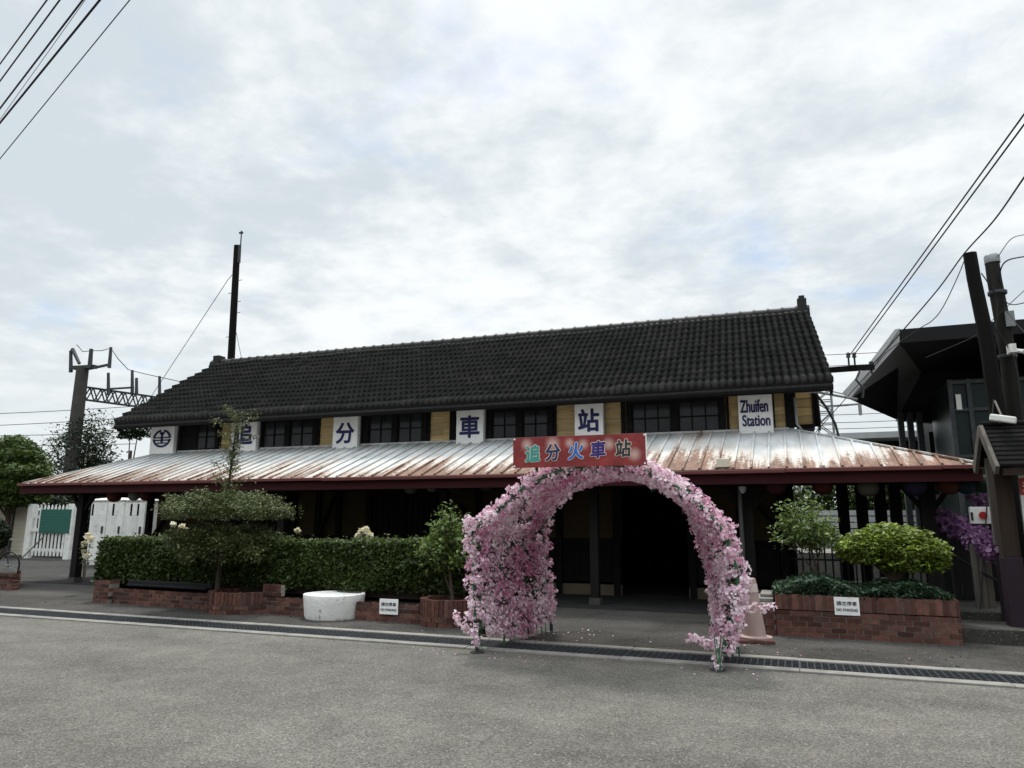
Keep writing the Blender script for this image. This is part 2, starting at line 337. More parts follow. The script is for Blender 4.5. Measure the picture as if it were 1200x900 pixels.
# ------------------------------------------------------------------ ground
def groundmat(name, c1, c2, speck, cspeck, s1=0.35, crack=0.0):
    m = bpy.data.materials.new(name); m.use_nodes = True; t = m.node_tree; b = t.nodes['Principled BSDF']; b.inputs['Roughness'].default_value = 0.92; b.inputs['Specular IOR Level'].default_value = 0.2
    L = t.links.new; co = t.nodes.new('ShaderNodeTexCoord')
    def noise(sc, dt, r=.6, dist=0):
        n = t.nodes.new('ShaderNodeTexNoise'); n.inputs['Scale'].default_value = sc; n.inputs['Detail'].default_value = dt; n.inputs['Roughness'].default_value = r; n.inputs['Distortion'].default_value = dist; L(co.outputs['Object'], n.inputs[0]); return n.outputs[0]
    def rng(v, a, b_, c=0, d=1):
        n = t.nodes.new('ShaderNodeMapRange'); n.inputs[1].default_value = a; n.inputs[2].default_value = b_; n.inputs[3].default_value = c; n.inputs[4].default_value = d; L(v, n.inputs[0]); return n.outputs[0]
    def mix(f, A, B):
        n = t.nodes.new('ShaderNodeMix'); n.data_type = 'RGBA'; L(f, n.inputs['Factor'])
        for i, x in (('A', A), ('B', B)):
            if isinstance(x, tuple): n.inputs[i].default_value = (*x, 1)
            else: L(x, n.inputs[i])
        return n.outputs['Result']
    cur = mix(rng(noise(s1, 8, .62, .6), .38, .64), c1, c2)
    vo = t.nodes.new('ShaderNodeTexVoronoi'); vo.inputs['Scale'].default_value = 88; L(co.outputs['Object'], vo.inputs[0])
    sp = t.nodes.new('ShaderNodeSeparateColor'); L(vo.outputs['Color'], sp.inputs[0])
    g = rng(sp.outputs[0], 0, 1, 1 - speck, 1 + speck)
    g2 = rng(noise(1.6, 6, .65, .8), .3, .7, 1 - speck * .45, 1 + speck * .35)
    mm = t.nodes.new('ShaderNodeMath'); mm.operation = 'MULTIPLY'; L(g, mm.inputs[0]); L(g2, mm.inputs[1])
    vm = t.nodes.new('ShaderNodeVectorMath'); vm.operation = 'SCALE'; L(cur, vm.inputs[0]); L(mm.outputs[0], vm.inputs['Scale']); cur = vm.outputs[0]
    ms_ = t.nodes.new('ShaderNodeMapping'); ms_.inputs['Scale'].default_value = (.22, 1.1, 1); L(co.outputs['Object'], ms_.inputs[0])
    nw = t.nodes.new('ShaderNodeTexNoise'); nw.inputs['Scale'].default_value = 1.0; nw.inputs['Detail'].default_value = 5; nw.inputs['Distortion'].default_value = .5; L(ms_.outputs[0], nw.inputs[0])
    vw = t.nodes.new('ShaderNodeVectorMath'); vw.operation = 'SCALE'; L(cur, vw.inputs[0]); L(rng(nw.outputs[0], .32, .68, .86, 1.1), vw.inputs['Scale']); cur = vw.outputs[0]
    cur = mix(rng(sp.outputs[1], .965, .985, 0, .7), cur, cspeck)
    if crack:
        # wandering hairline cracks and darker patched marks
        nd = t.nodes.new('ShaderNodeTexNoise'); nd.inputs['Scale'].default_value = 1.1; nd.inputs['Detail'].default_value = 5; L(co.outputs['Object'], nd.inputs[0])
        va = t.nodes.new('ShaderNodeVectorMath'); va.operation = 'MULTIPLY_ADD'; L(nd.outputs['Color'], va.inputs[0]); va.inputs[1].default_value = (.9, .9, 0); L(co.outputs['Object'], va.inputs[2])
        v2 = t.nodes.new('ShaderNodeTexVoronoi'); v2.feature = 'DISTANCE_TO_EDGE'; v2.inputs['Scale'].default_value = 0.35; L(va.outputs[0], v2.inputs[0])
        line = rng(v2.outputs['Distance'], 0, .006, 1, 0); gate = rng(noise(.45, 2), .55, .66)
        mm2 = t.nodes.new('ShaderNodeMath'); mm2.operation = 'MULTIPLY'; L(line, mm2.inputs[0]); L(gate, mm2.inputs[1])
        m3 = t.nodes.new('ShaderNodeMath'); m3.operation = 'MULTIPLY'; L(mm2.outputs[0], m3.inputs[0]); m3.inputs[1].default_value = crack
        cur = mix(m3.outputs[0], cur, (.05, .048, .045))
    L(cur, b.inputs['Base Color'])
    bp = t.nodes.new('ShaderNodeBump'); bp.inputs['Strength'].default_value = 0.5; bp.inputs['Distance'].default_value = .006; L(vo.outputs['Distance'], bp.inputs['Height']); L(bp.outputs[0], b.inputs['Normal'])
    return m
M_road = groundmat('road_asphalt', (0.124, 0.117, 0.103), (0.094, 0.088, 0.077), 0.46, (0.28, 0.27, 0.25), crack=0.9)
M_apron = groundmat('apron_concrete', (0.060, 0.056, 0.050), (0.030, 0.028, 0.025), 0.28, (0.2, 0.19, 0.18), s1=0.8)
M_far = groundmat('far_ground', (0.048, 0.046, 0.043), (0.030, 0.029, 0.027), 0.2, (0.2, 0.2, 0.18))

GY = 8.93     # near edge of the kerb line in front of the drain
def sheet(name, x0, x1, y0, y1, z, m, kind='structure'):
    o = link(name, [(x0, y0, z), (x1, y0, z), (x1, y1, z), (x0, y1, z)], [(0, 1, 2, 3)], m); tag(o, kind=kind); return o
# one ground sheet with a slot for the drain: two halves in one mesh
g = MB()
g.add([(-900, GY + .17, 0), (900, GY + .17, 0), (900, -900, 0), (-900, -900, 0)], [(3, 2, 1, 0)])
tag(put(g, 'road', M_road), kind='structure')
g = MB()
g.add([(-900, 9.86, 0), (900, 9.86, 0), (900, 14.6, 0.0), (-900, 14.6, 0.0)], [(0, 1, 2, 3)])
tag(put(g, 'apron', M_apron), kind='structure')
g = MB()
g.add([(-900, 14.6, 0), (900, 14.6, 0), (900, 1600, 0), (-900, 1600, 0)], [(0, 1, 2, 3)])
tag(put(g, 'ground', M_far), kind='structure')
k = MB()
xx = -60.0
while xx < 30:
    k.box(xx, xx + 1.994, GY, GY + .17, -.2, .022 + random.uniform(-.003, .003)); k.box(xx, xx + 1.994, 9.70, 9.86, -.2, .012 + random.uniform(-.003, .003)); xx += 2.0
tag(put(k, 'kerb', M_concrete, bevel=.008), kind='structure')
k = MB(); k.box(-60, 30, GY + .17, 9.70, -.35, -.3)
tag(put(k, 'drain_trench', M_soil), kind='structure')
# drain grate: panels of steel bars, each lifts out
gp = MB(); PW = 1.0
for i in range(7): gp.box(0.0, PW - .001, GY + .175 + i * .0845, GY + .175 + i * .0845 + .012, -.035, 0.006)
for i in range(14): gp.box(.003 + i * .0758, .003 + i * .0758 + .011, GY + .176, 9.695, -.03, 0.004)
gp.v = [(a, b - GY, c) for a, b, c in gp.v]
g0 = put(gp, 'drain_grate', M_steel); g0.location = (-21.0, GY, 0)
tag(g0, 'dark steel grid panel in the long drain channel along the road edge', 'drain grate', 'steel grate panels covering the roadside drain')
for i in range(1, 27):
    c = g0.copy(); COL.objects.link(c); c.location = (-21.0 + i * PW, GY, random.uniform(-.003, .003)); c.rotation_euler = (0, random.uniform(-.003, .003), 0)
# paved floor under the awning
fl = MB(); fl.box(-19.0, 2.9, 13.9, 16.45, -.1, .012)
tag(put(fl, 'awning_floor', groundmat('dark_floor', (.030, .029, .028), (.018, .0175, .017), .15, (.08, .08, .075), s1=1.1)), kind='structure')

# ------------------------------------------------------------------ station building
WY = 16.5; XL = -17.3; XR = 0.12; BACK = 21.6
EY, EZ, RY, RZ = 15.8, 4.44, 19.0, 6.80
st = thing('station_building', (-8.5, WY, 0), 'old wooden railway station with dark tiled gable roof and rusty white awning', 'station')
def wave_roof(side):
    L = math.hypot(RY - EY, RZ - EZ); rows = 13; rl = L / rows; per = .157; nper = 122; ns = 8
    d = np.array([0, (RY - EY) / L, (RZ - EZ) / L]); nn = np.array([0, -(RZ - EZ) / L, (RY - EY) / L])
    xs = np.linspace(0, nper, nper * ns + 1); V = []; srow = []
    colj = RNG.normal(size=(rows, nper // 2 + 2)) * .005 + (RNG.random((rows, nper // 2 + 2)) < .012) * .025
    for r in range(rows):
        for fr in (0.0, 1.06):
            s = (r + fr) * rl; h = .075 * (1 - fr) + .004
            # slight taper of the verge from eave to ridge
            tt = min(1, s / L); x0 = -18.55 + .62 * tt; x1 = 1.0 - .24 * tt
            w = (1 - np.abs(2 * (xs % 1.0) - 1) ** 3.5) * .072
            jit = colj[r][(xs // 2).astype(int)]
            sag = -.05 * np.sin(np.pi * xs / nper) * np.sin(np.pi * tt) + .014 * np.sin(xs * .21 + r) + .012 * np.sin(xs * .07)
            X = x0 + (x1 - x0) * xs / nper
            P = np.array([0, EY, EZ])[None] + d[None] * s + nn[None] * (h + w + jit + sag)[:, None]; P[:, 0] = X; V.append(P)
    V0 = V[0].copy() - nn[None] * .11; V0[:, 2] = EZ - .02; V = [V0] + V
    V = np.stack(V); nr, nc = V.shape[:2]
    if side: V[:, :, 1] = 2 * RY - V[:, :, 1]
    idx = np.arange(nr * nc).reshape(nr, nc)
    F = np.stack([idx[:-1, :-1], idx[:-1, 1:], idx[1:, 1:], idx[1:, :-1]], -1)
    rr, cc_ = np.meshgrid(np.arange(nr - 1), np.arange(nc - 1), indexing='ij')
    tb = RNG.random((rows + 2, nper // 2 + 2)); tt = tb[np.maximum(rr - 1, 0) // 2, cc_ // (2 * ns)]
    if side: F = F[:, :, ::-1]
    return V.reshape(-1, 3), F.reshape(-1, 4), tt.ravel()
v1, f1, t1 = wave_roof(False); v2, f2, t2 = wave_roof(True)
roof = link('tiled_roof', np.concatenate([v1, v2]), np.concatenate([f1, f2 + len(v1)]), M_tile, st, None, np.concatenate([t1, t2]))
# ridge
rc = MB(); x = -17.85
while x < .75:
    x2 = min(x + .34, .78)
    rc.tube([(x, RY, RZ + .05), (x2, RY, RZ + .05)], .125, .115, 10); rc.tube([(x2 - .06, RY, RZ + .05), (x2, RY, RZ + .05)], .142, .142, 10); x += .34
rc.box(-17.85, .78, RY - .14, RY + .14, RZ - .12, RZ + .03)
put(rc, 'ridge_cap', M_tile, roof, smooth=True)
ro = MB(); ro.box(.5, .72, RY - .13, RY + .13, RZ, RZ + .36); ro.box(.54, .68, RY - .1, RY + .1, RZ + .36, RZ + .44); put(ro, 'ridge_ornament', M_tile, roof, bevel=.02)
ro = MB(); ro.box(-17.95, -17.7, RY - .15, RY + .15, RZ - .05, RZ + .3); ro.ball((-17.98, RY, RZ + .03), .17, .2, .15); put(ro, 'ridge_ornament', M_tile, roof, smooth=True)
# soffit, eave board, gutter and barge boards
sf = MB()
for side in (0, 1):
    def yy(y): return y if not side else 2 * RY - y
    a, b = (yy(EY), EZ - .03), (yy(RY), RZ - .05); a2, b2 = (yy(EY + .02), EZ - .13), (yy(RY), RZ - .17)
    sf.hexa([(-18.5, a[0], a2[1]), (.95, a[0], a2[1]), (.72, b[0], b2[1]), (-17.9, b[0], b2[1]), (-18.5, a[0], a[1]), (.95, a[0], a[1]), (.72, b[0], b[1]), (-17.9, b[0], b[1])])
put(sf, 'soffit', M_blackwood, st)
ev = MB(); ev.box(-18.5, .98, EY - .03, EY + .03, EZ - .19, EZ + .02)
ev.tube([(-18.4, EY - .1, EZ - .15), (.98, EY - .1, EZ - .12)], .062, n=10)
put(ev, 'eave_gutter', M_blackwood, st)
for xe, xr in ((.955, .735), (-18.505, -17.9)):
    for s_ in (0, 1):
        bb = MB(); q = (lambda y: y) if not s_ else (lambda y: 2 * RY - y)
        bb.beam((xe, q(EY + .04), EZ - .16), (xr, RY, RZ - .13), .05, .24)
        put(bb, 'barge_board', M_blackwood, st)
# upper wall boards, built course by course
def board_wall(x0, x1, y, z0, z1, ch=.155):
    mb = MB(); z = z0
    while z < z1 - .01:
        t_ = min(z + ch, z1); x = x0
        while x < x1 - .01:
            e = min(x + random.uniform(1.6, 2.6), x1)
            mb.hexa([(x, y - .034, z), (e - .004, y - .034, z), (e - .004, y + .02, z), (x, y + .02, z), (x, y - .012, t_ + .01), (e - .004, y - .012, t_ + .01), (e - .004, y + .02, t_ + .01), (x, y + .02, t_ + .01)]); x = e
        z += ch
    return mb
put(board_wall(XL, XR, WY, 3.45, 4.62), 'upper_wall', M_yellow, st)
# gable walls and rear wall
for xg, sgn in ((XR + .02, 1), (XL - .02, -1)):
    gw = MB(); z = 3.45
    while z < 6.5:
        t_ = z + .155
        def half(zz): return min((RZ - .2 - zz) / (RZ - EZ) * (RY - EY), BACK - .1 - RY, RY - WY)
        w = max(.05, min(half(z), half(t_)))
        gw.box(min(xg, xg + sgn * .03), max(xg, xg + sgn * .03), RY - w, RY + w, z, t_ - .006); z = t_
    put(gw, 'gable_wall', M_yellow, st)
rw = MB(); rw.box(XL, XR, BACK - .12, BACK, 0, 4.5); put(rw, 'rear_wall', M_dado, st)
cw = MB(); cw.box(XL, XR, WY + .05, BACK - .13, 3.3, 3.4); put(cw, 'ceiling', M_blackwood, st)
ib = MB(); ib.box(XL, XR, WY + .9, WY + .96, 3.42, 4.75); put(ib, 'inner_wall', M_blackwood, st)
# little boarded gable vent box at the right-hand end, under the verge
vb = MB(); b0 = PY(932, 458, 17.3); b1 = PY(953, 497, 17.3)
for i in range(4):
    zz0 = b1[2] + (b0[2] - b1[2]) * i / 4; zz1 = b1[2] + (b0[2] - b1[2]) * (i + .93) / 4
    vb.box(b0[0], b1[0], 17.25, 17.9, zz0, zz1)
vbo = put(vb, 'vent_box', M_yellow, st)
vd = MB(); vd.box(b0[0] - .02, b1[0] + .03, 17.22, 17.93, b1[2] - .1, b1[2] - .005); vd.box(b1[0] + .002, b1[0] + .035, 17.22, 17.93, b1[2] - .005, b0[2]); put(vd, 'vent_trim', M_blackwood, vbo)
# top rail and conduit under the eave
tr_ = MB(); tr_.box(XL - .1, XR + .1, WY - .09, WY - .04, 4.36, 4.42); put(tr_, 'wall_plate', mat('weathered_rail', (.10, .085, .06), .85, .4, 4, stretch=(.2, 1, 1)), st)
pp = MB(); p0 = PY(800, 457, 16.35); p1 = PY(955, 459, 16.35); p2 = PY(1004, 468, 17.2)
pp.tube([p0, p1, p2], .028); p3 = PY(931, 466, 16.38); p4 = PY(934, 497, 16.38); p5 = PY(941, 506, 16.3); p6 = PY(955, 511, 16.0)
pp.tube([p3, p4, p5, p6], .03)
put(pp, 'conduit', M_metal, st, smooth=True)
bpq = MB(); q = [PY(956, 461, 16.6), PY(968, 477, 16.7), PY(979, 497, 16.7), PY(985, 520, 16.4)]; bpq.tube(q, .025); put(bpq, 'cable_drop', M_cable, st, smooth=True)
# timber posts on the upper wall
for a, b in ((203, 211), (256, 260), (298, 305), (371, 375), (419, 428), (500, 504), (527, 534), (566, 571), (649, 652), (704, 708), (728, 733), (852, 855), (906, 909), (921, 931)):
    xa, xb = PY(a, 500, WY - .06)[0], PY(b, 500, WY - .06)[0]; m_ = MB(); m_.box(xa, xb, WY - .075, WY + .03, 3.42, 4.5); put(m_, 'wall_stud', M_blackwood, st)
# windows of the upper wall
WIN = [(211, 256, 494, 531, 1, (2, 1)), (305, 371, 489, 529, 2, (2, 2)), (428, 500, 481, 524, 2, (2, 2)), (571, 649, 476, 519, 2, (2, 2)), (733, 852, 466, 512, 2, (3, 3))]
for a, b, ya, yb, ns_, _ in WIN:
    m_ = (a + b) / 2
    x0, x1 = PY(a, ya, WY - .06)[0] + .01, PY(b, yb, WY - .06)[0] - .01; z1 = PY(m_, ya, WY - .06)[2]; z0 = PY(m_, yb, WY - .06)[2]
    f_ = MB(); y0, y1 = WY - .1, WY + .04; fw = .1
    f_.box(x0, x1, y0, y1, z0, z0 + fw); f_.box(x0, x1, y0, y1, z1 - fw, z1); f_.box(x0, x0 + fw * 1.3, y0 - .003, y1, z0, z1); f_.box(x1 - fw * 1.3, x1, y0 - .003, y1, z0, z1)
    if ns_ == 2: xm = (x0 + x1) / 2; f_.box(xm - .08, xm + .08, y0 - .002, y1, z0 + fw, z1 - fw)
    fr = put(f_, 'window', M_blackwood, st)
    spans = [(x0 + fw * 1.3, (x0 + x1) / 2 - .08), ((x0 + x1) / 2 + .08, x1 - fw * 1.3)] if ns_ == 2 else [(x0 + .45 * (x1 - x0), x1 - fw * 1.3)]
    if ns_ == 1:
        q = MB(); q.box(x0 + fw * 1.3, x0 + .45 * (x1 - x0) - .005, WY - .07, WY - .03, z0 + fw, z1 - fw); put(q, 'shutter', M_blackwood, fr)
    for sa, sb in spans:
        nx = 3 if _[0] == 3 else (3 if sb - sa > .9 else 2)
        g_ = MB(); g_.box(sa, sb, WY - .043, WY - .037, z0 + fw, z1 - fw); put(g_, 'pane', M_glass, fr)
        s_ = MB(); t_ = .03
        for i in range(nx + 1):
            xc = sa + (sb - sa) * i / nx; w_ = .03 if i in (0, nx) else .013; s_.box(max(sa, xc - w_), min(sb, xc + w_), WY - .07, WY - .045, z0 + fw, z1 - fw)
        for i in range(3):
            zc = z0 + fw + (z1 - z0 - 2 * fw) * i / 2; w_ = .03 if i != 1 else .014; s_.box(sa, sb, WY - .068, WY - .047, max(z0 + fw, zc - w_), min(z1 - fw, zc + w_))
        put(s_, 'sash', M_blackwood, fr)

# awning: ribbed, rust-streaked sheets with hips at both ends
AY, AZ, AT = 13.7, 2.56, 3.58       # front edge, its height, height at the wall
AXL, AXR = -19.2, 2.95
def rustmat():
    m = bpy.data.materials.new('rusty_white_sheet'); m.use_nodes = True; t = m.node_tree; b = t.nodes['Principled BSDF']; L = t.links.new
    co = t.nodes.new('ShaderNodeNewGeometry'); sp = t.nodes.new('ShaderNodeSeparateXYZ'); L(co.outputs['Position'], sp.inputs[0])
    def noise(v3, sc, dt=6, r=.6):
        mp = t.nodes.new('ShaderNodeMapping'); mp.inputs['Scale'].default_value = v3; L(co.outputs['Position'], mp.inputs[0])
        n = t.nodes.new('ShaderNodeTexNoise'); n.inputs['Scale'].default_value = sc; n.inputs['Detail'].default_value = dt; n.inputs['Roughness'].default_value = r; L(mp.outputs[0], n.inputs[0]); return n.outputs[0]
    def mth(op, a, b_, clamp=False):
        n = t.nodes.new('ShaderNodeMath'); n.operation = op; n.use_clamp = clamp
        for i, v in enumerate((a, b_)):
            if isinstance(v, (int, float)): n.inputs[i].default_value = v
            else: L(v, n.inputs[i])
        return n.outputs[0]
    def rng(v, a, b_, c=0, d=1):
        n = t.nodes.new('ShaderNodeMapRange'); n.inputs[1].default_value = a; n.inputs[2].default_value = b_; n.inputs[3].default_value = c; n.inputs[4].default_value = d; L(v, n.inputs[0]); return n.outputs[0]
    def mix(f, A, B):
        n = t.nodes.new('ShaderNodeMix'); n.data_type = 'RGBA'; L(f, n.inputs['Factor'])
        for i, x in (('A', A), ('B', B)):
            if isinstance(x, tuple): n.inputs[i].default_value = (*x, 1)
            else: L(x, n.inputs[i])
        return n.outputs['Result']
    z = sp.outputs[2]
    low = rng(z, AZ, AT - .25, .30, -.22)
    big = noise((1, .3, .3), .55, 3); streak = noise((5.5, .35, .35), 1.3, 8, .62); fine = noise((1, 1, 1), 14, 6, .7)
    v = mth('ADD', mth('ADD', mth('MULTIPLY', mth('SUBTRACT', streak, .5), 1.1), mth('MULTIPLY', mth('SUBTRACT', big, .5), .9)), mth('MULTIPLY', mth('SUBTRACT', fine, .5), .5))
    v = mth('ADD', v, low)
    rust = rng(v, .10, .24); light = rng(v, -.12, .14)
    paint = mix(rng(noise((1.5, .4, .4), 2.0), .35, .65), (.56, .57, .565), (.36, .37, .365))
    rc_ = mix(rng(noise((2, .6, .6), 6), .35, .65), (.22, .112, .068), (.10, .055, .038))
    cur = mix(mth('MULTIPLY', light, .5), paint, (.50, .40, .31)); cur = mix(mth('MULTIPLY', rust, .9), cur, rc_)
    L(cur, b.inputs['Base Color']); L(rng(rust, 0, 1, .62, .9), b.inputs['Roughness']); b.inputs['Specular IOR Level'].default_value = .25
    bp = t.nodes.new('ShaderNodeBump'); bp.inputs['Strength'].default_value = .25; bp.inputs['Distance'].default_value = .02; L(noise((1, 1, 1), 3), bp.inputs['Height']); L(bp.outputs[0], b.inputs['Normal'])
    return m
M_rust = rustmat()
aw = MB(); WX0, WX1 = XL + .0, XR - .02      # inner corners of the awning at the wall
def front_pt(x, s):      # s 0..1 up the front slope
    return (x, AY + (WY - .04 - AY) * s, AZ + (AT - AZ) * s)
x = AXL; i = 0; RP = .3
while x < AXR - .001:
    x2 = min(x + RP, AXR)
    def top(xq): return min(1.0, max(0.0, (xq - AXL) / (WX0 - AXL)), max(0.0, (AXR - xq) / (AXR - WX1)))
    n_ = 6
    P = [];
    for xq in (x, x2):
        tp = top(xq)
        for j in range(n_ + 1): P.append(front_pt(xq, tp * j / n_))
    aw.add(P, [(j, n_ + 1 + j, n_ + 2 + j, j + 1) for j in range(n_)])
    tp = top(x)
    if tp > .04:
        a, b = front_pt(x, 0.0), front_pt(x, tp); aw.beam((a[0], a[1] - .01, a[2] + .012), (b[0], b[1], b[2] + .012), .036 + random.uniform(-.006, .006), .045)
    x = x2
# end slopes, running back along both gables
for xe, xi in ((AXL, WX0), (AXR, WX1)):
    y = AY; yb = BACK
    while y < yb - .01:
        y2 = min(y + RP, yb); P = []
        for yq in (y, y2):
            tp = min(1.0, (yq - AY) / (WY - AY))
            P += [(xe, yq, AZ), (xe + (xi - xe) * tp, yq, AZ + (AT - AZ) * tp)]
        aw.add(P, [(0, 1, 3, 2)]); tp = min(1.0, (y - AY) / (WY - AY))
        if tp > .04: aw.beam((xe, y, AZ + .012), (xe + (xi - xe) * tp, y, AZ + (AT - AZ) * tp + .012), .04, .045)
        y = y2
    aw.beam((xe, AY, AZ + .02), (xi, WY, AT + .02), .12, .03)
aw.box(WX0, WX1, WY - .12, WY - .04, AT - .02, AT + .03)
awo = put(aw, 'awning_roof', M_rust, st)
# awning underside, fascia and gutter
un = MB(); e_ = .03
un.add([(AXL, AY + e_, AZ - .1), (AXR, AY + e_, AZ - .1), (XR, WY + .02, AZ + .25), (XL, WY + .02, AZ + .25)], [(0, 1, 2, 3)])
un.add([(AXR, AY + e_, AZ - .1), (AXR, BACK, AZ - .1), (XR, BACK, AZ + .25), (XR, WY + .02, AZ + .25)], [(0, 1, 2, 3)])
un.add([(AXL, AY + e_, AZ - .1), (AXL, BACK, AZ - .1), (XL, BACK, AZ + .25), (XL, WY + .02, AZ + .25)], [(3, 2, 1, 0)])
x = AXL + .6
while x < AXR: un.beam((x, AY + .05, AZ - .14), (x, WY, AZ + .18), .06, .09); x += .9
put(un, 'awning_soffit', M_blackwood, st)
fa = MB(); fa.box(AXL, AXR, AY - .03, AY + .02, AZ - .27, AZ - .085); fa.box(AXR - .05, AXR, AY + .02, BACK, AZ - .27, AZ - .03); fa.box(AXL, AXL + .05, AY + .02, BACK, AZ - .27, AZ - .03)
put(fa, 'fascia', M_maroon, awo)
gu = MB(); x = AXL - .02
while x < AXR:
    x2 = min(x + 2.4, AXR + .02); dz = .008 * math.sin(x * .9)
    gu.box(x, x2 - .004, AY - .13, AY - .035, AZ - .082 + dz, AZ - .014 + dz); x += 2.4
put(gu, 'gutter', mat('maroon_gutter', (.12, .03, .028), .45, .25, 3, stretch=(.3, 1, 3), spec=.4), awo, bevel=.01)
# square lamp on the awning edge
lm = MB(); a_ = PY(839, 541, AY - .05); lm.box(a_[0], a_[0] + .22, AY + .02, AY + .2, AZ + .04, AZ + .2)
lo = put(lm, 'flood_lamp', mat('cream_plastic', (.62, .58, .45), .5, .1), None, bevel=.01); tag(lo, 'small cream floodlight box on the rusty awning edge', 'lamp')

# ground-floor wall
dx0, dx1 = PY(728, 640, WY)[0], PY(806, 640, WY)[0]
gf = MB()
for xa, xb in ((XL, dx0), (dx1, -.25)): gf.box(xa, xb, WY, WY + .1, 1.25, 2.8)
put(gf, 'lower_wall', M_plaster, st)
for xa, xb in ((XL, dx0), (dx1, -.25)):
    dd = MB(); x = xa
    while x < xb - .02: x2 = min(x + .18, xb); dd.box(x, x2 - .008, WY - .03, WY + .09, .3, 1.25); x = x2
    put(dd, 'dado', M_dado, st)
pl = MB()
for xa, xb in ((XL, dx0), (dx1, -.25)): pl.box(xa, xb, WY - .06, WY + .1, -.05, .24)
put(pl, 'plinth', M_plinth, st)
hd = MB(); hd.box(dx0, dx1, WY, WY + .1, 2.35, 2.8); put(hd, 'door_header', M_blackwood, st)
hl = MB(); hl.box(dx0 - .9, dx0 - .84, WY + .11, BACK - .13, 0, 3.3); put(hl, 'hall_partition', M_dado, st); hl = MB(); hl.box(dx1 + 1.9, dx1 + 1.96, WY + .11, BACK - .13, 0, 3.3); put(hl, 'hall_partition', M_dado, st)
def place_stud(px, w=.14):
    xq = PY(px, 620, WY - .08)[0]; m_ = MB(); m_.box(xq - w / 2, xq + w / 2, WY - .1, WY + .05, .02, 2.8); put(m_, 'wall_stud', M_blackwood, st); return xq
for px in (172, 208, 236, 300, 343, 371, 395, 431, 470, 520, 560, 600, 655, 722, 810, 868, 917): place_stud(px)
def brace(pa, pb): m_ = MB(); a, b = PY(*pa, WY - .12), PY(*pb, WY - .12); m_.beam(a, b, .06, .12, up=(0, 1, 0)); put(m_, 'brace', M_blackwood, st)
for pa, pb in (((205, 590), (180, 628)), ((393, 580), (372, 630)), ((866, 568), (885, 548)), ((884, 590), (915, 622)), ((540, 590), (560, 630))): brace(pa, pb)
# lower windows with grilles; shade put into the panes by a near-black colour
for a, b in ((240, 296), (310, 340), (434, 468), (475, 516)):
    x0, x1 = PY(a, 600, WY)[0], PY(b, 600, WY)[0]; z0, z1 = 1.28, 2.35
    f_ = MB(); f_.box(x0, x1, WY - .07, WY - .004, z0, z0 + .07); f_.box(x0, x1, WY - .07, WY - .004, z1 - .07, z1); f_.box(x0, x0 + .07, WY - .068, WY - .004, z0, z1); f_.box(x1 - .07, x1, WY - .068, WY - .004, z0, z1)
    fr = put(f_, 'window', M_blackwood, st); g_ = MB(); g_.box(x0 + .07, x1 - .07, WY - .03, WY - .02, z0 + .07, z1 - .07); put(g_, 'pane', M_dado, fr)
    s_ = MB(); n_ = max(4, int((x1 - x0) / .16))
    for i in range(1, n_): s_.tube([(x0 + (x1 - x0) * i / n_, WY - .08, z0), (x0 + (x1 - x0) * i / n_, WY - .08, z1)], .009, n=6)
    put(s_, 'grille', M_black, fr)
# awning posts
def post(px_c, px_y, Y, w, label=None, base=True):
    xq = PY(px_c, px_y, Y)[0]; m_ = MB(); m_.box(xq - w / 2, xq + w / 2, Y - w / 2, Y + w / 2, .14 if base else .03, AZ - .06); o = put(m_, 'post', M_darkwood, st, bevel=.008)
    if base: c_ = MB(); c_.obox((xq, Y), w / 2 + .03, w / 2 + .03, .0, .14, 0, taper=.9); put(c_, 'post_base', M_polecon, o)
    return xq
px1 = post(92, 640, 14.3, .2); px2 = post(697, 640, 14.6, .17); px3 = post(878, 640, 14.6, .2); px4 = post(1092, 640, 14.6, .24)
post(330, 640, 14.5, .18); post(520, 640, 14.5, .18)
for xq, Y in ((px1, 14.3), (px3, 14.6), (px4, 14.6)):
    m_ = MB(); m_.beam((xq, Y, 1.75), (xq + .5, Y, 2.42), .08, .09, up=(0, 1, 0)); m_.beam((xq, Y, 1.75), (xq - .5, Y, 2.42), .08, .09, up=(0, 1, 0)); put(m_, 'brace', M_darkwood, st)
ab = MB(); ab.box(AXL + .1, AXR - .1, 14.22, 14.38, AZ - .28, AZ - .1); put(ab, 'awning_beam', M_blackwood, st)
dp = MB(); xq = PY(868, 600, 14.4)[0]; dp.tube([(xq, 14.4, .35), (xq, 14.4, AZ - .2)], .04, n=10); put(dp, 'downpipe', mat('dull_pipe', (.09, .09, .085), .5, .3, 5), st, smooth=True)
wb = MB(); a_ = PY(870, 571, 14.35); wb.ball(a_, .07, .07, .12); put(wb, 'lamp_globe', mat('opal_glass', (.62, .64, .66), .3, .05), st, smooth=True)

# ------------------------------------------------------------------ name signs on the upper wall
def sign_box(name, pa, pb, label):
    Y = WY - .27; x0, x1 = PY(*pa, Y)[0], PY(*pb, Y)[0]; xm = ((pa[0] + pb[0]) / 2); z1 = PY(xm, pa[1], Y)[2]; z0 = PY(xm, pb[1], Y)[2]
    t_ = thing(name, ((x0 + x1) / 2, WY - .1, z0), label, 'sign', 'white station name panels under the eaves')
    b_ = MB(); b_.box(x0, x1, Y, Y + .14, z0, z1); put(b_, 'panel', M_panelwhite, t_, bevel=.012)
    b_ = MB(); e = .012; d_ = Y + .145
    b_.box(x0 - e, x1 + e, d_ - .03, d_ + .02, z0 - e, z1 + e); b_.box(x0 + .1, x0 + .16, d_ + .02, WY - .02, z0 + .1, z0 + .16); b_.box(x1 - .16, x1 - .1, d_ + .02, WY - .02, z1 - .16, z1 - .1)
    put(b_, 'backing_frame', M_metal, t_)
    return t_, (x0 + x1) / 2, (z0 + z1) / 2, x1 - x0, z1 - z0, Y - .002
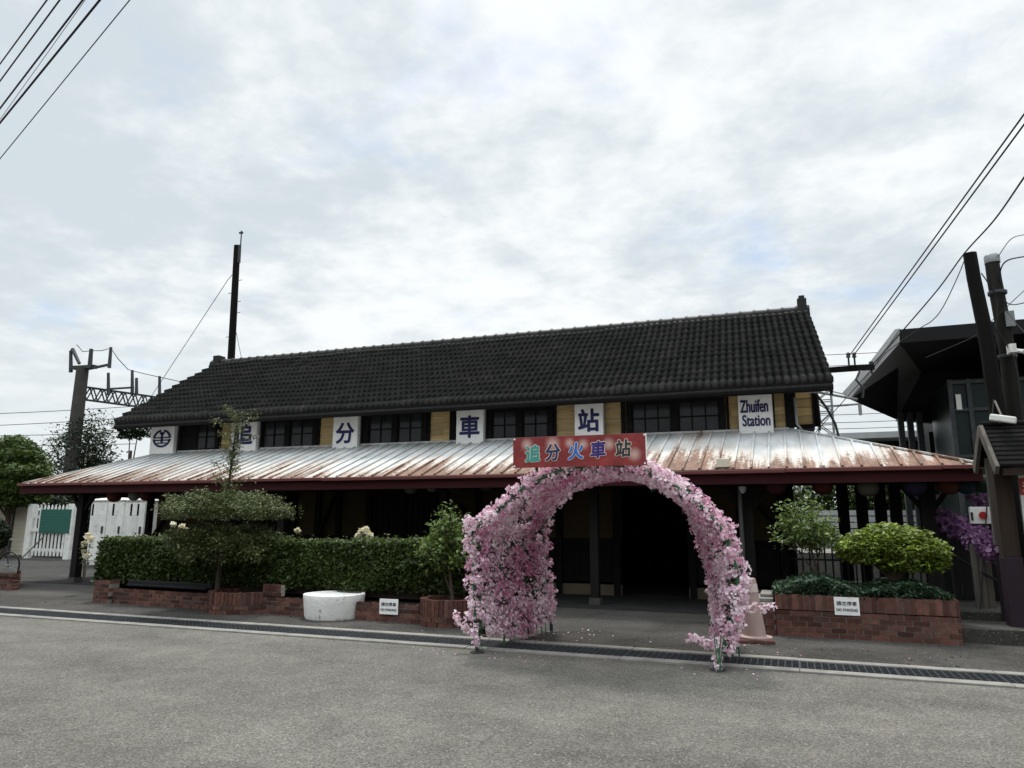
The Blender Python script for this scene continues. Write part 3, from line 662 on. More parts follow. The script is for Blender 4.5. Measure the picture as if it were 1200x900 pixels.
t_, xc, zc, w, h, Y = sign_box('emblem_sign', (178, 496), (202, 532), 'white panel with the round navy railway emblem, at the gable corner')
em = MB(); rx, rz = w * .36, h * .275; Y2 = Y - .001
def ring(a0, a1, r0=1.06, r1=.82):
    n = 22
    for i in range(n):
        A, B = a0 + (a1 - a0) * i / n, a0 + (a1 - a0) * (i + 1) / n
        q = [(xc + rx * r * math.cos(t), Y2, zc + rz * r * math.sin(t)) for r, t in ((r1, A), (r0, A), (r0, B), (r1, B))]; em.poly(q, (0, -.008, 0))
ring(rad(4), rad(80)); ring(rad(100), rad(176)); ring(rad(184), rad(356))
def ebox(x0, x1, z0, z1): em.box(xc + rx * x0, xc + rx * x1, Y2 - .008, Y2, zc + rz * z0, zc + rz * z1)
ebox(-1, 1, .02, .17); ebox(-1, 1, -.28, -.13); ebox(-.12, .12, -.5, .6); ebox(-.28, .28, .52, .76); ebox(-.17, .17, .4, .52); ebox(-.56, .56, -.62, -.48)
put(em, 'emblem', M_navy, t_)
for nm, ch, pa, pb, lab, bw in (('station_name_sign', '追', (272, 490), (299, 529), 'white panel with the navy character 追, half hidden by the tall topiary sprig', .03),
                           ('station_name_sign', '分', (391, 488), (418, 528), 'white panel with the navy character 分 on the upper wall', .03),
                           ('station_name_sign', '車', (535, 479), (566, 522), 'white panel with the navy character 車 on the upper wall', .03),
                           ('station_name_sign', '站', (673, 473), (707, 513), 'white panel with the navy character 站, directly above the red banner', .03)):
    t_, xc, zc, w, h, Y = sign_box(nm, pa, pb, lab)
    text('lettering', ch, (xc, Y - .004, zc + .01), w * .70, h * (.58 if ch != '站' else .64), M_navy, t_, bold=.032)
t_, xc, zc, w, h, Y = sign_box('station_name_sign', (864, 461), (907, 509), 'white panel lettered Zhuifen Station in bold navy, at the right end')
text('lettering', 'Zhuifen', (xc - .02, Y - .004, zc + h * .19), w * .80, h * .30, M_navy, t_, bold=.03)
text('lettering', 'Station', (xc + .01, Y - .004, zc - h * .16), w * .80, h * .27, M_navy, t_, bold=.03)

# ------------------------------------------------------------------ flower arch with banner
AF = [(-3.76, 0), (-3.80, .5), (-3.83, 1.0), (-3.84, 1.5), (-3.52, 1.74), (-3.14, 2.05), (-2.66, 2.25), (-2.1, 2.32), (-1.55, 2.2), (-1.05, 1.92), (-.72, 1.52), (-.58, 1.05), (-.68, .5), (-.85, 0)]
AB = [(-3.42, 0), (-3.45, .5), (-3.50, 1.0), (-3.54, 1.5), (-3.40, 1.86), (-3.06, 2.15), (-2.56, 2.32), (-2.1, 2.36), (-1.68, 2.22), (-1.36, 1.95), (-1.19, 1.52), (-1.08, 1.05), (-1.0, .5), (-.95, 0)]
YF, YB = 8.76, 10.75
def resample(P, n):
    P = np.array(P, float); d = np.r_[0, np.cumsum(np.linalg.norm(np.diff(P, axis=0), axis=1))]; s = np.linspace(0, d[-1], n); return np.stack([np.interp(s, d, P[:, 0]), np.interp(s, d, P[:, 1])], 1), d[-1]
NS = 160; hf, LF = resample(AF, NS); hb, LB = resample(AB, NS)
def arch_pt(u, v):
    i = np.clip(u * (NS - 1), 0, NS - 1); a = np.stack([np.interp(i, np.arange(NS), hf[:, k]) for k in (0, 1)], 1); b = np.stack([np.interp(i, np.arange(NS), hb[:, k]) for k in (0, 1)], 1)
    p = a + (b - a) * v[:, None]; return np.stack([p[:, 0], YF + (YB - YF) * v, p[:, 1]], 1)
def arch_n(u):
    e = .01; a = arch_pt(np.clip(u - e, 0, 1), np.full_like(u, .5)); b = arch_pt(np.clip(u + e, 0, 1), np.full_like(u, .5)); d = b - a; n = np.stack([-d[:, 2], np.zeros(len(u)), d[:, 0]], 1); return n / (np.linalg.norm(n, axis=1)[:, None] + 1e-9)
ar = thing('flower_arch', (-2.25, 9.7, 0), 'walk-through arch of pink artificial blossom on green pipes over the station entrance', 'flower arch')
for v_ in (0, .33, .66, 1):
    m_ = MB(); uu = np.linspace(0, 1, 60); P = arch_pt(uu, np.full(60, float(v_))); m_.tube(P, .017, n=8); put(m_, 'hoop', M_green_pipe, ar, smooth=True)
m_ = MB()
for u_ in np.linspace(.08, .92, 13):
    a, b = arch_pt(np.array([u_, u_]), np.array([0., 1.])); m_.tube([a, b], .012, n=6)
put(m_, 'cross_pipes', M_green_pipe, ar, smooth=True)
for u_, v_ in ((0, 0), (0, 1), (1, 0), (1, 1)):
    p = arch_pt(np.array([float(u_)]), np.array([float(v_)]))[0]; m_ = MB(); m_.lathe((p[0], p[1], 0), [(.0, .0), (.09, .0), (.09, .012), (.025, .02), (.025, .12), (0, .12)], 14); put(m_, 'foot_plate', M_steel, ar)
# blossom: clumps on the arch skin, thinner towards crown gaps
pts, nrm, tin = [], [], []
def clump(c, n0, rr, k, tcol, bias):
    d = RNG.normal(size=(k, 3)); d /= np.linalg.norm(d, axis=1)[:, None]; d = d + n0 * .25
    pts.append(c + d * rr * (RNG.random(k) ** .4)[:, None]); nrm.append(d + n0 * .4); tin.append(np.clip(tcol + RNG.normal(size=k) * .2, 0, 1))
cl = 0
NC = 4300
us = RNG.random(NC); vs = RNG.random(NC); C0 = arch_pt(us, vs); N0 = arch_n(us)
inward = RNG.random(NC) < .5
for i in range(NC):
    u_, v_ = us[i], vs[i]; z = C0[i][2]
    if z < .12 + .06 * math.sin(v_ * 9): continue
    # long strings of blossom along the hoops leave narrow gaps where the green shows
    gap = math.sin(v_ * 17 + 3 * math.sin(u_ * 13)) + .8 * math.sin(u_ * 41 + v_ * 5)
    if gap > (1.25 if u_ < .3 else 1.1): continue
    if u_ > .62 and .38 < v_ < .55 and random.random() < .8: continue
    if u_ < .33 and v_ < .0: continue
    tcol = .55 + .16 * math.sin(u_ * 23 + v_ * 7) + .12 * math.sin(v_ * 19 - u_ * 9)
    if math.hypot(C0[i][0] + 3.7, 0) < .25 and abs(v_ - .62) < .16 and abs(z - .95) < .3: tcol = .12
    if .38 < u_ < .47 and .1 < v_ < .45: tcol -= .25
    n0 = N0[i] * (-1 if inward[i] else 1); c = C0[i] + n0 * (.05 + .05 * random.random())
    clump(c, n0, .05, 9, tcol + random.gauss(0, .13), 0)
# fringe along the front hoop, and the stray sprigs at both feet
for i in range(260):
    u_ = random.uniform(.06, .95); p = arch_pt(np.array([u_]), np.array([random.uniform(-.03, .03)]))[0]
    if p[2] < .22: continue
    clump(p + RNG.normal(size=3) * .05, np.array([0, -1, .2]), .05, 10, .62 + .12 * math.sin(u_ * 31), 0)
for a, b, n in ((np.array([-3.8, 8.72, .22]), np.array([-4.08, 8.75, .42]), 9), (np.array([-.8, 8.7, .25]), np.array([-1.12, 8.62, .36]), 9), (np.array([-.55, 9.2, .62]), np.array([-.26, 9.3, .66]), 6), (np.array([-3.92, 8.74, 1.25]), np.array([-3.9, 8.74, 1.62]), 12), (np.array([-3.9, 8.74, 1.62]), np.array([-3.62, 8.78, 1.64]), 9), (np.array([-3.77, 8.72, .1]), np.array([-3.75, 8.7, .3]), 5), (np.array([-.84, 8.65, .08]), np.array([-.82, 8.64, .3]), 9), (np.array([-.7, 8.75, .2]), np.array([-.5, 8.75, .95]), 16), (np.array([-.74, 9.1, .2]), np.array([-.56, 9.1, .9]), 14)):
    for q in np.linspace(0, 1, n): clump(a + (b - a) * q + RNG.normal(size=3) * .014, np.array([0, -.5, .5]), .05, 12, .72, 0)
pts, nrm, tin = np.concatenate(pts), np.concatenate(nrm), np.concatenate(tin)
keep = ~((pts[:, 1] < 8.69) & (pts[:, 2] > 2.25)); pts, nrm, tin = pts[keep], nrm[keep], tin[keep]
blossoms('blossom', pts, nrm, .021, M_pink, ar, tin, kind='stuff')
lu, lv = RNG.random(6500), RNG.random(6500); LP = arch_pt(lu, lv) + RNG.normal(size=(6500, 3)) * .035; LP = LP[LP[:, 2] > .15]
leaves('vine_leaves', LP, .045, L_dark, ar, .4, kind='stuff')
tw = MB()
for i in range(60):
    u_ = random.random(); v_ = random.random(); p = arch_pt(np.array([u_, min(1, u_ + .06)]), np.array([v_, min(1, max(0, v_ + random.uniform(-.2, .2)))])); tw.tube([p[0] + RNG.normal(size=3) * .05, p.mean(0) + RNG.normal(size=3) * .07, p[1] + RNG.normal(size=3) * .05], .006, n=5)
for fx, fy in ((-3.74, 8.8), (-.79, 8.6), (-3.6, 9.6), (-3.52, 10.5), (-.72, 9.6)):
    for q in range(4): tw.tube([(fx + random.uniform(-.05, .05), fy, .02), (fx + random.uniform(-.08, .08), fy, .4)], .007, n=5)
tag(put(tw, 'stems', M_green_pipe, ar), kind='stuff')
fp = np.stack([np.r_[RNG.normal(-3.5, .5, 130), RNG.normal(-.9, .35, 90), RNG.uniform(-6, 1.5, 40)], RNG.uniform(8.3, 11.2, 260), np.full(260, .03)], 1); fp = fp[(fp[:, 1] < 8.9) | (fp[:, 1] > 9.9)]; fp[:, 2] = np.where(fp[:, 1] < 8.93, .008, .008)
leaves('fallen_petals', fp, .016, M_pink, None, .7, 2.0, fold=.1, kind='stuff')
n = 500; lx = RNG.uniform(-14, 2, n); ly = np.where(RNG.random(n) < .55, 9.9 + RNG.exponential(.12, n), 10.75 - RNG.exponential(.12, n)); lz = np.full(n, .008)
leaves('leaf_litter', np.stack([lx, ly, lz], 1), .018, M_bark, None, .6, 2.0, fold=.1, kind='stuff')
# banner
BX0, BX1, BZ0, BZ1, BY = -3.235, -1.545, 2.275, 2.655, 8.63
bn = thing('arch_banner', ((BX0 + BX1) / 2, BY, BZ0), 'red banner board reading 追分火車站 on top of the pink flower arch', 'banner')
def bannermat():
    m = bpy.data.materials.new('red_banner_print'); m.use_nodes = True; t = m.node_tree; b = t.nodes['Principled BSDF']; b.inputs['Roughness'].default_value = .5; L = t.links.new
    co = t.nodes.new('ShaderNodeTexCoord')
    n = t.nodes.new('ShaderNodeTexNoise'); n.inputs['Scale'].default_value = 5; n.inputs['Detail'].default_value = 5; L(co.outputs['Object'], n.inputs[0])
    cr = t.nodes.new('ShaderNodeValToRGB'); cr.color_ramp.elements[0].position = .3; cr.color_ramp.elements[0].color = (.15, .008, .012, 1); cr.color_ramp.elements[1].position = .72; cr.color_ramp.elements[1].color = (.30, .03, .026, 1); L(n.outputs[0], cr.inputs[0])
    vo = t.nodes.new('ShaderNodeTexVoronoi'); vo.inputs['Scale'].default_value = 11; L(co.outputs['Object'], vo.inputs[0])
    mr = t.nodes.new('ShaderNodeMapRange'); mr.inputs[1].default_value = .30; mr.inputs[2].default_value = .12; mr.inputs[4].default_value = .05; L(vo.outputs['Distance'], mr.inputs[0])
    mx = t.nodes.new('ShaderNodeMix'); mx.data_type = 'RGBA'; L(mr.outputs[0], mx.inputs['Factor']); L(cr.outputs[0], mx.inputs['A']); mx.inputs['B'].default_value = (.75, .35, .28, 1)
    cur = mx.outputs['Result']
    # the printed pale glows behind the letters
    for gx, gz, r in ((-.66, .10, .085), (-.32, .10, .10), (-.10, .10, .07), (.07, .08, .075), (.39, .07, .085), (.70, -.06, .09), (.60, .04, .07)):
        sb = t.nodes.new('ShaderNodeVectorMath'); sb.operation = 'DISTANCE'; L(co.outputs['Object'], sb.inputs[0]); sb.inputs[1].default_value = (gx, -.016, gz + .19)
        g2 = t.nodes.new('ShaderNodeMapRange'); g2.interpolation_type = 'SMOOTHSTEP'; g2.inputs[1].default_value = r * 1.25; g2.inputs[2].default_value = 0.0; g2.inputs[4].default_value = .5; L(sb.outputs['Value'], g2.inputs[0])
        m2 = t.nodes.new('ShaderNodeMix'); m2.data_type = 'RGBA'; L(g2.outputs[0], m2.inputs['Factor']); L(cur, m2.inputs['A']); m2.inputs['B'].default_value = (.85, .66, .58, 1); cur = m2.outputs['Result']
    L(cur, b.inputs['Base Color']); return m
m_ = MB(); m_.box(BX0, BX1, BY - .016, BY + .012, BZ0, BZ1); put(m_, 'board', bannermat(), bn)
m_ = MB()
for xa in (BX0 + .02, BX1 - .02):
    for za in (BZ0 + .02, BZ1 - .02): m_.lathe((xa, BY - .018, za), [(0, 0)], 4) if False else m_.tube([(xa, BY - .024, za), (xa, BY - .016, za)], .012, n=10)
m_.box(BX1 - .008, BX1 + .004, BY - .018, BY - .002, BZ0 + .06, BZ1 - .003)
put(m_, 'eyelets', M_panelwhite, bn)
m_ = MB(); m_.beam((BX0 + .3, BY + .035, BZ0 - .05), (BX0 + .3, BY + .035, BZ1 - .03), .03, .03); m_.beam((BX1 - .3, BY + .035, BZ0 - .05), (BX1 - .3, BY + .035, BZ1 - .03), .03, .03); m_.beam((BX0 + .1, BY + .06, BZ0 + .05), (BX1 - .1, BY + .06, BZ0 + .05), .03, .03); put(m_, 'support_frame', M_steel, bn)
cols = [('追', (.02, .30, .26)), ('分', (.012, .025, .10)), ('火', (.01, .13, .50)), ('車', (.03, .015, .16)), ('站', (.025, .03, .03))]
M_glow = mat('pale_outline', (.70, .55, .47), .6, .05)
for i, (ch, c) in enumerate(cols):
    fx = (.152, .311, .485, .652, .836)[i]; xq = BX0 + (BX1 - BX0) * fx; zq = (BZ0 + BZ1) / 2 + (-.015 + .008 * i)
    text('lettering_outline', ch, (xq, BY - .0185, zq), .19, .20, M_glow, bn, depth=.003, bold=.075, shear=.12, rot=.06)
    text('lettering', ch, (xq, BY - .0225, zq), .19, .20, mat('banner_ink', c, .5, .15, 12), bn, depth=.003, bold=.03, shear=.12, rot=.06)

# ------------------------------------------------------------------ brick planters, hedge, pots
def brick_run(mb, a, b, z0, courses, th=.11, soldier=False, bl=.21, bh=.062, gap=.012, sold_h=.21):
    a, b = np.array(a, float), np.array(b, float); L = np.linalg.norm(b - a); ang = math.atan2(b[1] - a[1], b[0] - a[0]); d = (b - a) / L
    mb.obox((a + b) / 2 , L / 2 - .002, th / 2 - .012, z0, z0 + courses * (bh + gap) + (sold_h if soldier else 0) - .012, ang, 1)
    for c in range(courses):
        s = -random.random() * 0 - (bl / 2 if c % 2 else 0)
        while s < L:
            e0, e1 = max(0, s), min(L, s + bl - gap)
            if e1 - e0 > .02:
                m_ = a + d * (e0 + e1) / 2 + np.array([-d[1], d[0]]) * random.uniform(-.003, .003); mb.obox(m_, (e1 - e0) / 2, th / 2, z0 + c * (bh + gap), z0 + c * (bh + gap) + bh, ang, 0)
            s += bl
    if soldier:
        s = 0.0; z = z0 + courses * (bh + gap)
        while s < L - .03:
            e1 = min(L, s + bh + .006); m_ = a + d * (s + e1) / 2 + np.array([-d[1], d[0]]) * random.uniform(-.004, .004); mb.obox(m_, (e1 - s) / 2, th / 2 + .004, z, z + sold_h + random.uniform(-.006, .004), ang, 0); s += bh + .006 + gap
# left planter: low wall, end pillar, soil, hedge
lp = thing('brick_planter', (-9, 11.3, 0), 'long low red brick planter bed holding the clipped hedge', 'planter')
for wa, wb_ in (((-13.0, 11.2), (-10.05, 11.02)), ((-8.85, 10.98), (-7.90, 10.95)), ((-6.86, 10.91), (-5.65, 10.86)), ((-13.05, 12.6), (-13.05, 11.26))):
    m_ = MB(); brick_run(m_, wa, wb_, 0, 4); put(m_, 'brick_wall', [M_brick, M_mortar], lp)
m_ = MB(); brick_run(m_, (-13.05, 11.17), (-12.62, 11.15), 0, 6, th=.24); put(m_, 'end_pillar', [M_brick, M_mortar], lp)
m_ = MB(); brick_run(m_, (-8.86, 11.01), (-8.45, 10.99), .3, 1, soldier=True, sold_h=.12); put(m_, 'raised_bricks', [M_brick, M_mortar], lp)
m_ = MB(); m_.box(-12.95, -4.95, 11.28, 12.6, 0, .24); put(m_, 'soil', M_soil, lp)
m_ = MB(); m_.beam((-12.35, 11.25, .40), (-10.15, 11.14, .40), .07, .09); m_.beam((-12.3, 11.16, .36), (-10.2, 11.04, .36), .05, .04); o = put(m_, 'kerb_plank', M_plank, None, bevel=.01); tag(o, 'blackened timber plank lying along the planter below the hedge', 'plank')
hg = thing('hedge', (-9.2, 12, .2), 'long clipped dark green hedge in front of the station', 'hedge')
n = 52000; H0, H1 = -13.35, -4.75
hx = RNG.uniform(H0, H1, n); face = RNG.random(n); hy = np.where(face < .62, 11.32 + RNG.exponential(.07, n), RNG.uniform(11.3, 12.55, n)); top = 1.24 + .03 * np.sin(hx * 1.7) + .025 * np.sin(hx * 5.1 + 1) + .02 * np.sin(hx * 13) * np.sin(hx * 3.1) + (RNG.random(n) < .03) * RNG.random(n) * .1
hzv = np.where(face < .62, RNG.uniform(.42, 1.24, n), top - RNG.exponential(.05, n)); hy = hy + .03 * np.sin(hx * 9.1 + hzv * 4) + .05 * np.sin(hx * 3.7) * np.sin(hzv * 6) - .05 * np.sin((hzv - .4) / .84 * np.pi)
end = (face > .93); hx = np.where(end, H0 + RNG.exponential(.06, n), hx); hzv = np.where(end, RNG.uniform(.3, 1.22, n), hzv); hzv = hzv + RNG.normal(size=n) * .02
endr = hx < H0 + .22; hzv = np.where(endr, hzv * .98, hzv)
leaves('foliage', np.stack([hx, hy, hzv], 1), .034, L_hedge, hg, .55, .2)
m_ = MB(); m_.box(H0 + .18, H1 - .12, 11.45, 12.45, .3, 1.12); put(m_, 'dark_core', M_soil, hg)  # added solid dark box filling the hedge, no modelled twigs
# half-round brick tubs
def tub(c, R, z_s, label):
    t_ = thing('brick_tub', (c[0], c[1], 0), label, 'planter', 'round brick tubs along the hedge')
    m_ = MB(); n = int(2 * math.pi * R / .215); bh = .062
    m_.lathe((c[0], c[1], 0), [(R - .10, 0), (R - .018, 0), (R - .018, z_s - .02), (R - .10, z_s - .02)], 40, 1)
    for k_ in range(2):
        for i in range(n):
            a = 2 * math.pi * (i + .5 * (k_ % 2)) / n; m_.obox((c[0] + (R - .05) * math.cos(a), c[1] + (R - .05) * math.sin(a)), .1, .055, k_ * .075, k_ * .075 + bh, a + math.pi / 2, 0)
    put(m_, 'ring_courses', [M_brick, M_mortar], t_); ns = int(2 * math.pi * R / .073); m_ = MB()
    for i in range(ns):
        a = 2 * math.pi * i / ns; m_.obox((c[0] + (R - .05) * math.cos(a), c[1] + (R - .05) * math.sin(a)), .031, .058, .155, z_s + random.uniform(-.006, .006), a + math.pi / 2, 0)
    put(m_, 'soldier_course', [M_brick, M_mortar], t_); m_ = MB(); m_.lathe((c[0], c[1], 0), [(0, z_s - .05), (R - .09, z_s - .06)], 30); put(m_, 'soil', M_soil, t_); return t_
tub((-9.42, 11.12), .60, .36, 'round brick tub that the layered topiary tree grows from')
tub((-5.18, 11.02), .50, .40, 'round brick tub beside the flower arch, holding the leafy shrub')
# white round pot
wp = thing('white_pot', (-7.38, 11.0, 0), 'round whitewashed concrete pot standing before the hedge', 'pot')
m_ = MB(); R = .52; m_.lathe((-7.38, 10.98, 0), [(0, 0), (R * .90, 0), (R * .93, .04), (R * .98, .3), (R, .37), (R * .99, .39), (R * .93, .395), (R * .88, .375), (0, .37)], 40); put(m_, 'bowl', M_whitewash, wp, smooth=True)
# no parking signs
def no_parking(pa, pb, Y, label, yaw=0.0):
    x0, x1 = PY(*pa, Y)[0], PY(*pb, Y)[0]; z1, z0 = PY((pa[0] + pb[0]) / 2, pa[1], Y)[2], PY((pa[0] + pb[0]) / 2, pb[1], Y)[2]
    t_ = thing('no_parking_sign', ((x0 + x1) / 2, Y, z0), label, 'sign', 'small no parking plates'); m_ = MB(); m_.box(x0, x1, Y, Y + .012, z0, z1); put(m_, 'plate', M_panelwhite, t_)
    k_ = mat('sign_grey_ink', (.06, .06, .065), .6, .1); w, h = x1 - x0, z1 - z0; xc, zc = (x0 + x1) / 2, (z0 + z1) / 2
    text('lettering', '請勿停車', (xc, Y - .003, zc + h * .16), w * .80, h * .24, k_, t_, depth=.003, bold=.01); text('lettering', 'NO PARKING', (xc, Y - .003, zc - h * .2), w * .84, h * .15, k_, t_, depth=.003, bold=.02)
no_parking((445, 702), (466, 720), 10.78, 'small white no parking plate on the low brick wall beside the white pot')
# right planter
rp = thing('brick_planter', (.8, 12.2, 0), 'square red brick planter with a soldier course, full of shrubs, right of the entrance', 'planter')
RX0, RX1, RYF = -.28, 2.08, 11.78
m_ = MB(); brick_run(m_, (RX0, RYF), (RX1, RYF), 0, 5); brick_run(m_, (RX1 - .05, RYF + .06), (RX1 - .05, RYF + 2.0), 0, 5); brick_run(m_, (RX0 + .05, RYF + .06), (RX0 + .05, RYF + 1.7), 0, 5); put(m_, 'brick_wall', [M_brick, M_mortar], rp)
m_ = MB()
def sold(a, b): brick_run(m_, a, b, .372, 0, soldier=True)
sold((RX0, RYF), (RX1, RYF)); sold((RX1 - .05, RYF + .06), (RX1 - .05, RYF + 2.0)); sold((RX0 + .05, RYF + .06), (RX0 + .05, RYF + 1.7)); put(m_, 'soldier_course', [M_brick, M_mortar], rp)
m_ = MB(); m_.box(RX0 + .12, RX1 - .12, RYF + .06, RYF + 1.95, .01, .52); put(m_, 'soil', M_soil, rp)
m_ = MB(); brick_run(m_, (-.62, RYF + .06), (RX0 - .01, RYF + .06), 0, 5); sw = put(m_, 'low_brick_wall', [M_brick, M_mortar]); tag(sw, 'short low brick wall with slabs on top between cone and planter', 'wall')
m_ = MB(); m_.box(-.66, RX0 - .02, RYF, RYF + .9, .385, .44); m_.box(-.6, RX0 - .03, RYF + .12, RYF + .9, .442, .50); m_.box(-.5, RX0 - .03, RYF + .3, RYF + 1.0, .502, .55); o = put(m_, 'stone_slab', M_concrete, None, bevel=.01); tag(o, 'stacked grey stone slabs on the short brick wall behind the cone', 'slabs')
no_parking((977, 700), (1008, 721), RYF - .07, 'small white no parking plate on the right planter with shrubs')
# groundcover
n = 9000; gx = RNG.uniform(RX0 - .02, RX1 - .05, n); gy = RNG.uniform(RYF - .05, RYF + 1.4, n); gz = .54 + RNG.random(n) * (.22 + .08 * np.sin(gx * 5)) * np.clip(1.7 - (gx - RX0) / 2.2, .25, 1)
leaves('groundcover', np.stack([gx, gy, gz], 1), .04, L_ground, None, .4, .5, kind='stuff')
# ------------------------------------------------------------------ plants
def plant(name, base, label, cat, stems, crown_pts, size, m, asp=.5, up=.3, group=None, trunkname='trunk', mt=None):
    t_ = thing(name, base, label, cat, group); m_ = MB()
    for pts_, r0, r1 in stems: m_.tube(pts_, r0, r1, 8)
    put(m_, trunkname, mt or M_bark, t_, smooth=True); leaves('crown', crown_pts, size, m, t_, asp, up); return t_
# layered topiary
bx, by = -9.42, 11.12
def disc(c, r, t, n, drop=.12):
    a = RNG.uniform(0, 2 * np.pi, n); q = np.sqrt(RNG.random(n)); q = np.where(RNG.random(n) < .45, q ** .45, q)
    rr = q * r * (1 + .10 * np.sin(a * 5 + c[2] * 9) + .07 * np.sin(a * 11)); spk = (RNG.random(n) < .16) * RNG.random(n) * .2
    return np.stack([c[0] + (rr + spk) * np.cos(a), c[1] + (rr + spk) * np.sin(a) * .95, c[2] + t * (1 - q ** 2.2) * RNG.uniform(-.35, 1, n) - drop * q ** 2 * RNG.random(n) + spk * .4], 1)
tx = PY(264, 600, by)[0]
z_mid = PY(264, 590, by)[2]; z_low = PY(262, 628, by)[2]; z_top = PY(280, 482, by)[2]
crown = np.concatenate([disc((tx, by, z_mid - .08), 1.10, .30, 20000, .24), disc((tx + .02, by, z_low - .02), .95, .2, 14000, .25), disc((tx + .15, by, z_low - .2), .9, .25, 8000, .3)])
sprayP = []; sprayS = []
for zc_, R_, n_s in ((z_mid - .1, 1.1, 130), (z_low - .08, .95, 100), (z_low - .22, .9, 50)):
    for i in range(n_s):
        a = random.uniform(0, 6.28); r0 = R_ * random.uniform(.2, .75); l = random.uniform(.2, .42); rise = random.uniform(-.06, .19) * (1.25 - r0 / R_)
        p0 = np.array([tx + r0 * math.cos(a), by + r0 * math.sin(a), zc_ + .22 * (1 - (r0 / R_) ** 2)]); p1 = p0 + np.array([l * math.cos(a), l * math.sin(a), rise]); q = RNG.random(44)[:, None]
        sprayP.append(p0 + (p1 - p0) * q + RNG.normal(size=(44, 3)) * .022); sprayS.append(([p0, p1], .004, .002))
crown = np.concatenate([crown] + sprayP)
stems = sprayS + [([(tx - .05, by, .3), (tx - .02, by, .9), (tx, by, 1.6), (tx + .03, by, 2.3), (tx + .12, by, z_top - .15)], .05, .012)]
for lvl, r in ((z_low - .1, .8), (z_mid - .12, .9), (z_low - .3, .5)):
    for i in range(9):
        a = i * .7 + lvl; stems.append(([(tx, by, lvl - .1), (tx + r * .5 * math.cos(a), by + r * .5 * math.sin(a), lvl + .02), (tx + r * math.cos(a), by + r * math.sin(a), lvl + .05)], .014, .004))
sp_ = []
for i in range(26):
    z = z_mid + .22 + (z_top - z_mid - .25) * (i / 25); a = i * 2.4; l = (.36 if i < 8 else .2 if i < 15 else .40) * random.uniform(.6, 1.2)
    e = np.array([tx + .03 + .1 * i / 25 + l * math.cos(a), by + l * math.sin(a), z + .12]); s0 = np.array([tx + .03 + .1 * i / 25, by, z - .02]); stems.append(([s0, (s0 + e) / 2 + np.array([0, 0, .03]), e], .007, .003))
    k_ = 90; tq = RNG.random(k_)[:, None]; sp_.append(s0 + (e - s0) * tq + RNG.normal(size=(k_, 3)) * .045)
crown = np.concatenate([crown] + sp_)
plant('topiary_tree', (bx, by, .3), 'layered topiary tree with two flat olive tiers and a thin top sprig', 'tree', stems, crown, .024, L_topiary, .45, .5)
# leafy shrub from the second tub
sx, sy = -5.18, 11.05
def sprays(cx, cy, z0, z1, rad_, n, per, lean=0.0, spread=.07):
    P, ST = [], []
    for i in range(n):
        a = random.uniform(0, 6.28); r = rad_ * math.sqrt(random.random()); e = np.array([cx + r * math.cos(a) + lean, cy + r * math.sin(a), z0 + (z1 - z0) * (1 - .6 * (r / rad_) ** 2) * random.uniform(.55, 1.0)]); s0 = np.array([cx + .25 * r * math.cos(a), cy + .25 * r * math.sin(a), z0 + (e[2] - z0) * .25])
        mid = (s0 + e) / 2 + np.array([0, 0, .05]); ST.append(([s0, mid, e], .008, .003)); q = RNG.random(per)[:, None] ** .6; P.append((1 - q) ** 2 * s0 + 2 * q * (1 - q) * mid + q ** 2 * e + RNG.normal(size=(per, 3)) * spread)
    return P, ST
P, ST = sprays(sx - .12, sy, .75, 1.92, .46, 60, 60)
ST += [([(sx, sy, .3), (sx - .05, sy, .7), (sx - .1, sy, 1.3)], .03, .015), ([(sx - .05, sy, .5), (sx - .25, sy, 1.0)], .018, .01)]
plant('leafy_shrub', (sx, sy, .3), 'bushy green shrub growing from the brick tub beside the flower arch', 'shrub', ST, np.concatenate(P), .034, L_shrub, .5, .3)
# tall shrub in right planter
c0 = PY(945, 620, 12.6); P, ST = sprays(c0[0] - .02, 12.6, 1.1, 2.13, .55, 42, 48, spread=.06)
ST += [([(c0[0] + .15, 12.6, .5), (c0[0] + .1, 12.6, .9), (c0[0], 12.6, 1.5)], .028, .012), ([(c0[0] + .12, 12.6, .8), (c0[0] - .3, 12.6, 1.4)], .015, .006), ([(c0[0] + .1, 12.6, .9), (c0[0] + .3, 12.6, 1.7)], .015, .006)]
plant('tall_shrub', (c0[0] + .15, 12.6, .5), 'tall open shrub with small glossy leaves in the right planter', 'shrub', ST, np.concatenate(P), .036, L_shrub, .5, .35)
# bright ball bush
c1 = PY(1042, 645, 12.4); P = [ell((c1[0] + dx, 12.4 + dy, c1[2] + dz), r, n_, .55, .10) for dx, dy, dz, r, n_ in ((-.32, 0, .02, (.42, .45, .26), 2600), (.25, 0, -.02, (.55, .5, .34), 3600), (0, .05, .14, (.5, .45, .24), 2200), (.55, 0, -.08, (.28, .35, .24), 1000), (-.55, 0, -.02, (.22, .3, .15), 700))]
P = np.concatenate(P); ST = [([(c1[0] + .05, 12.4, .5), (c1[0] + .03, 12.4, .9), (c1[0], 12.4, c1[2])], .05, .03)] + [([(c1[0] + .03, 12.4, .75), (c1[0] + dx, 12.4, c1[2] + .05)], .025, .01) for dx in (-.45, -.2, .3, .5)]
plant('round_bush', (c1[0], 12.4, .5), 'rounded yellow-green bush on a short trunk in the right planter', 'bush', ST, P, .031, L_bright, .55, .6)
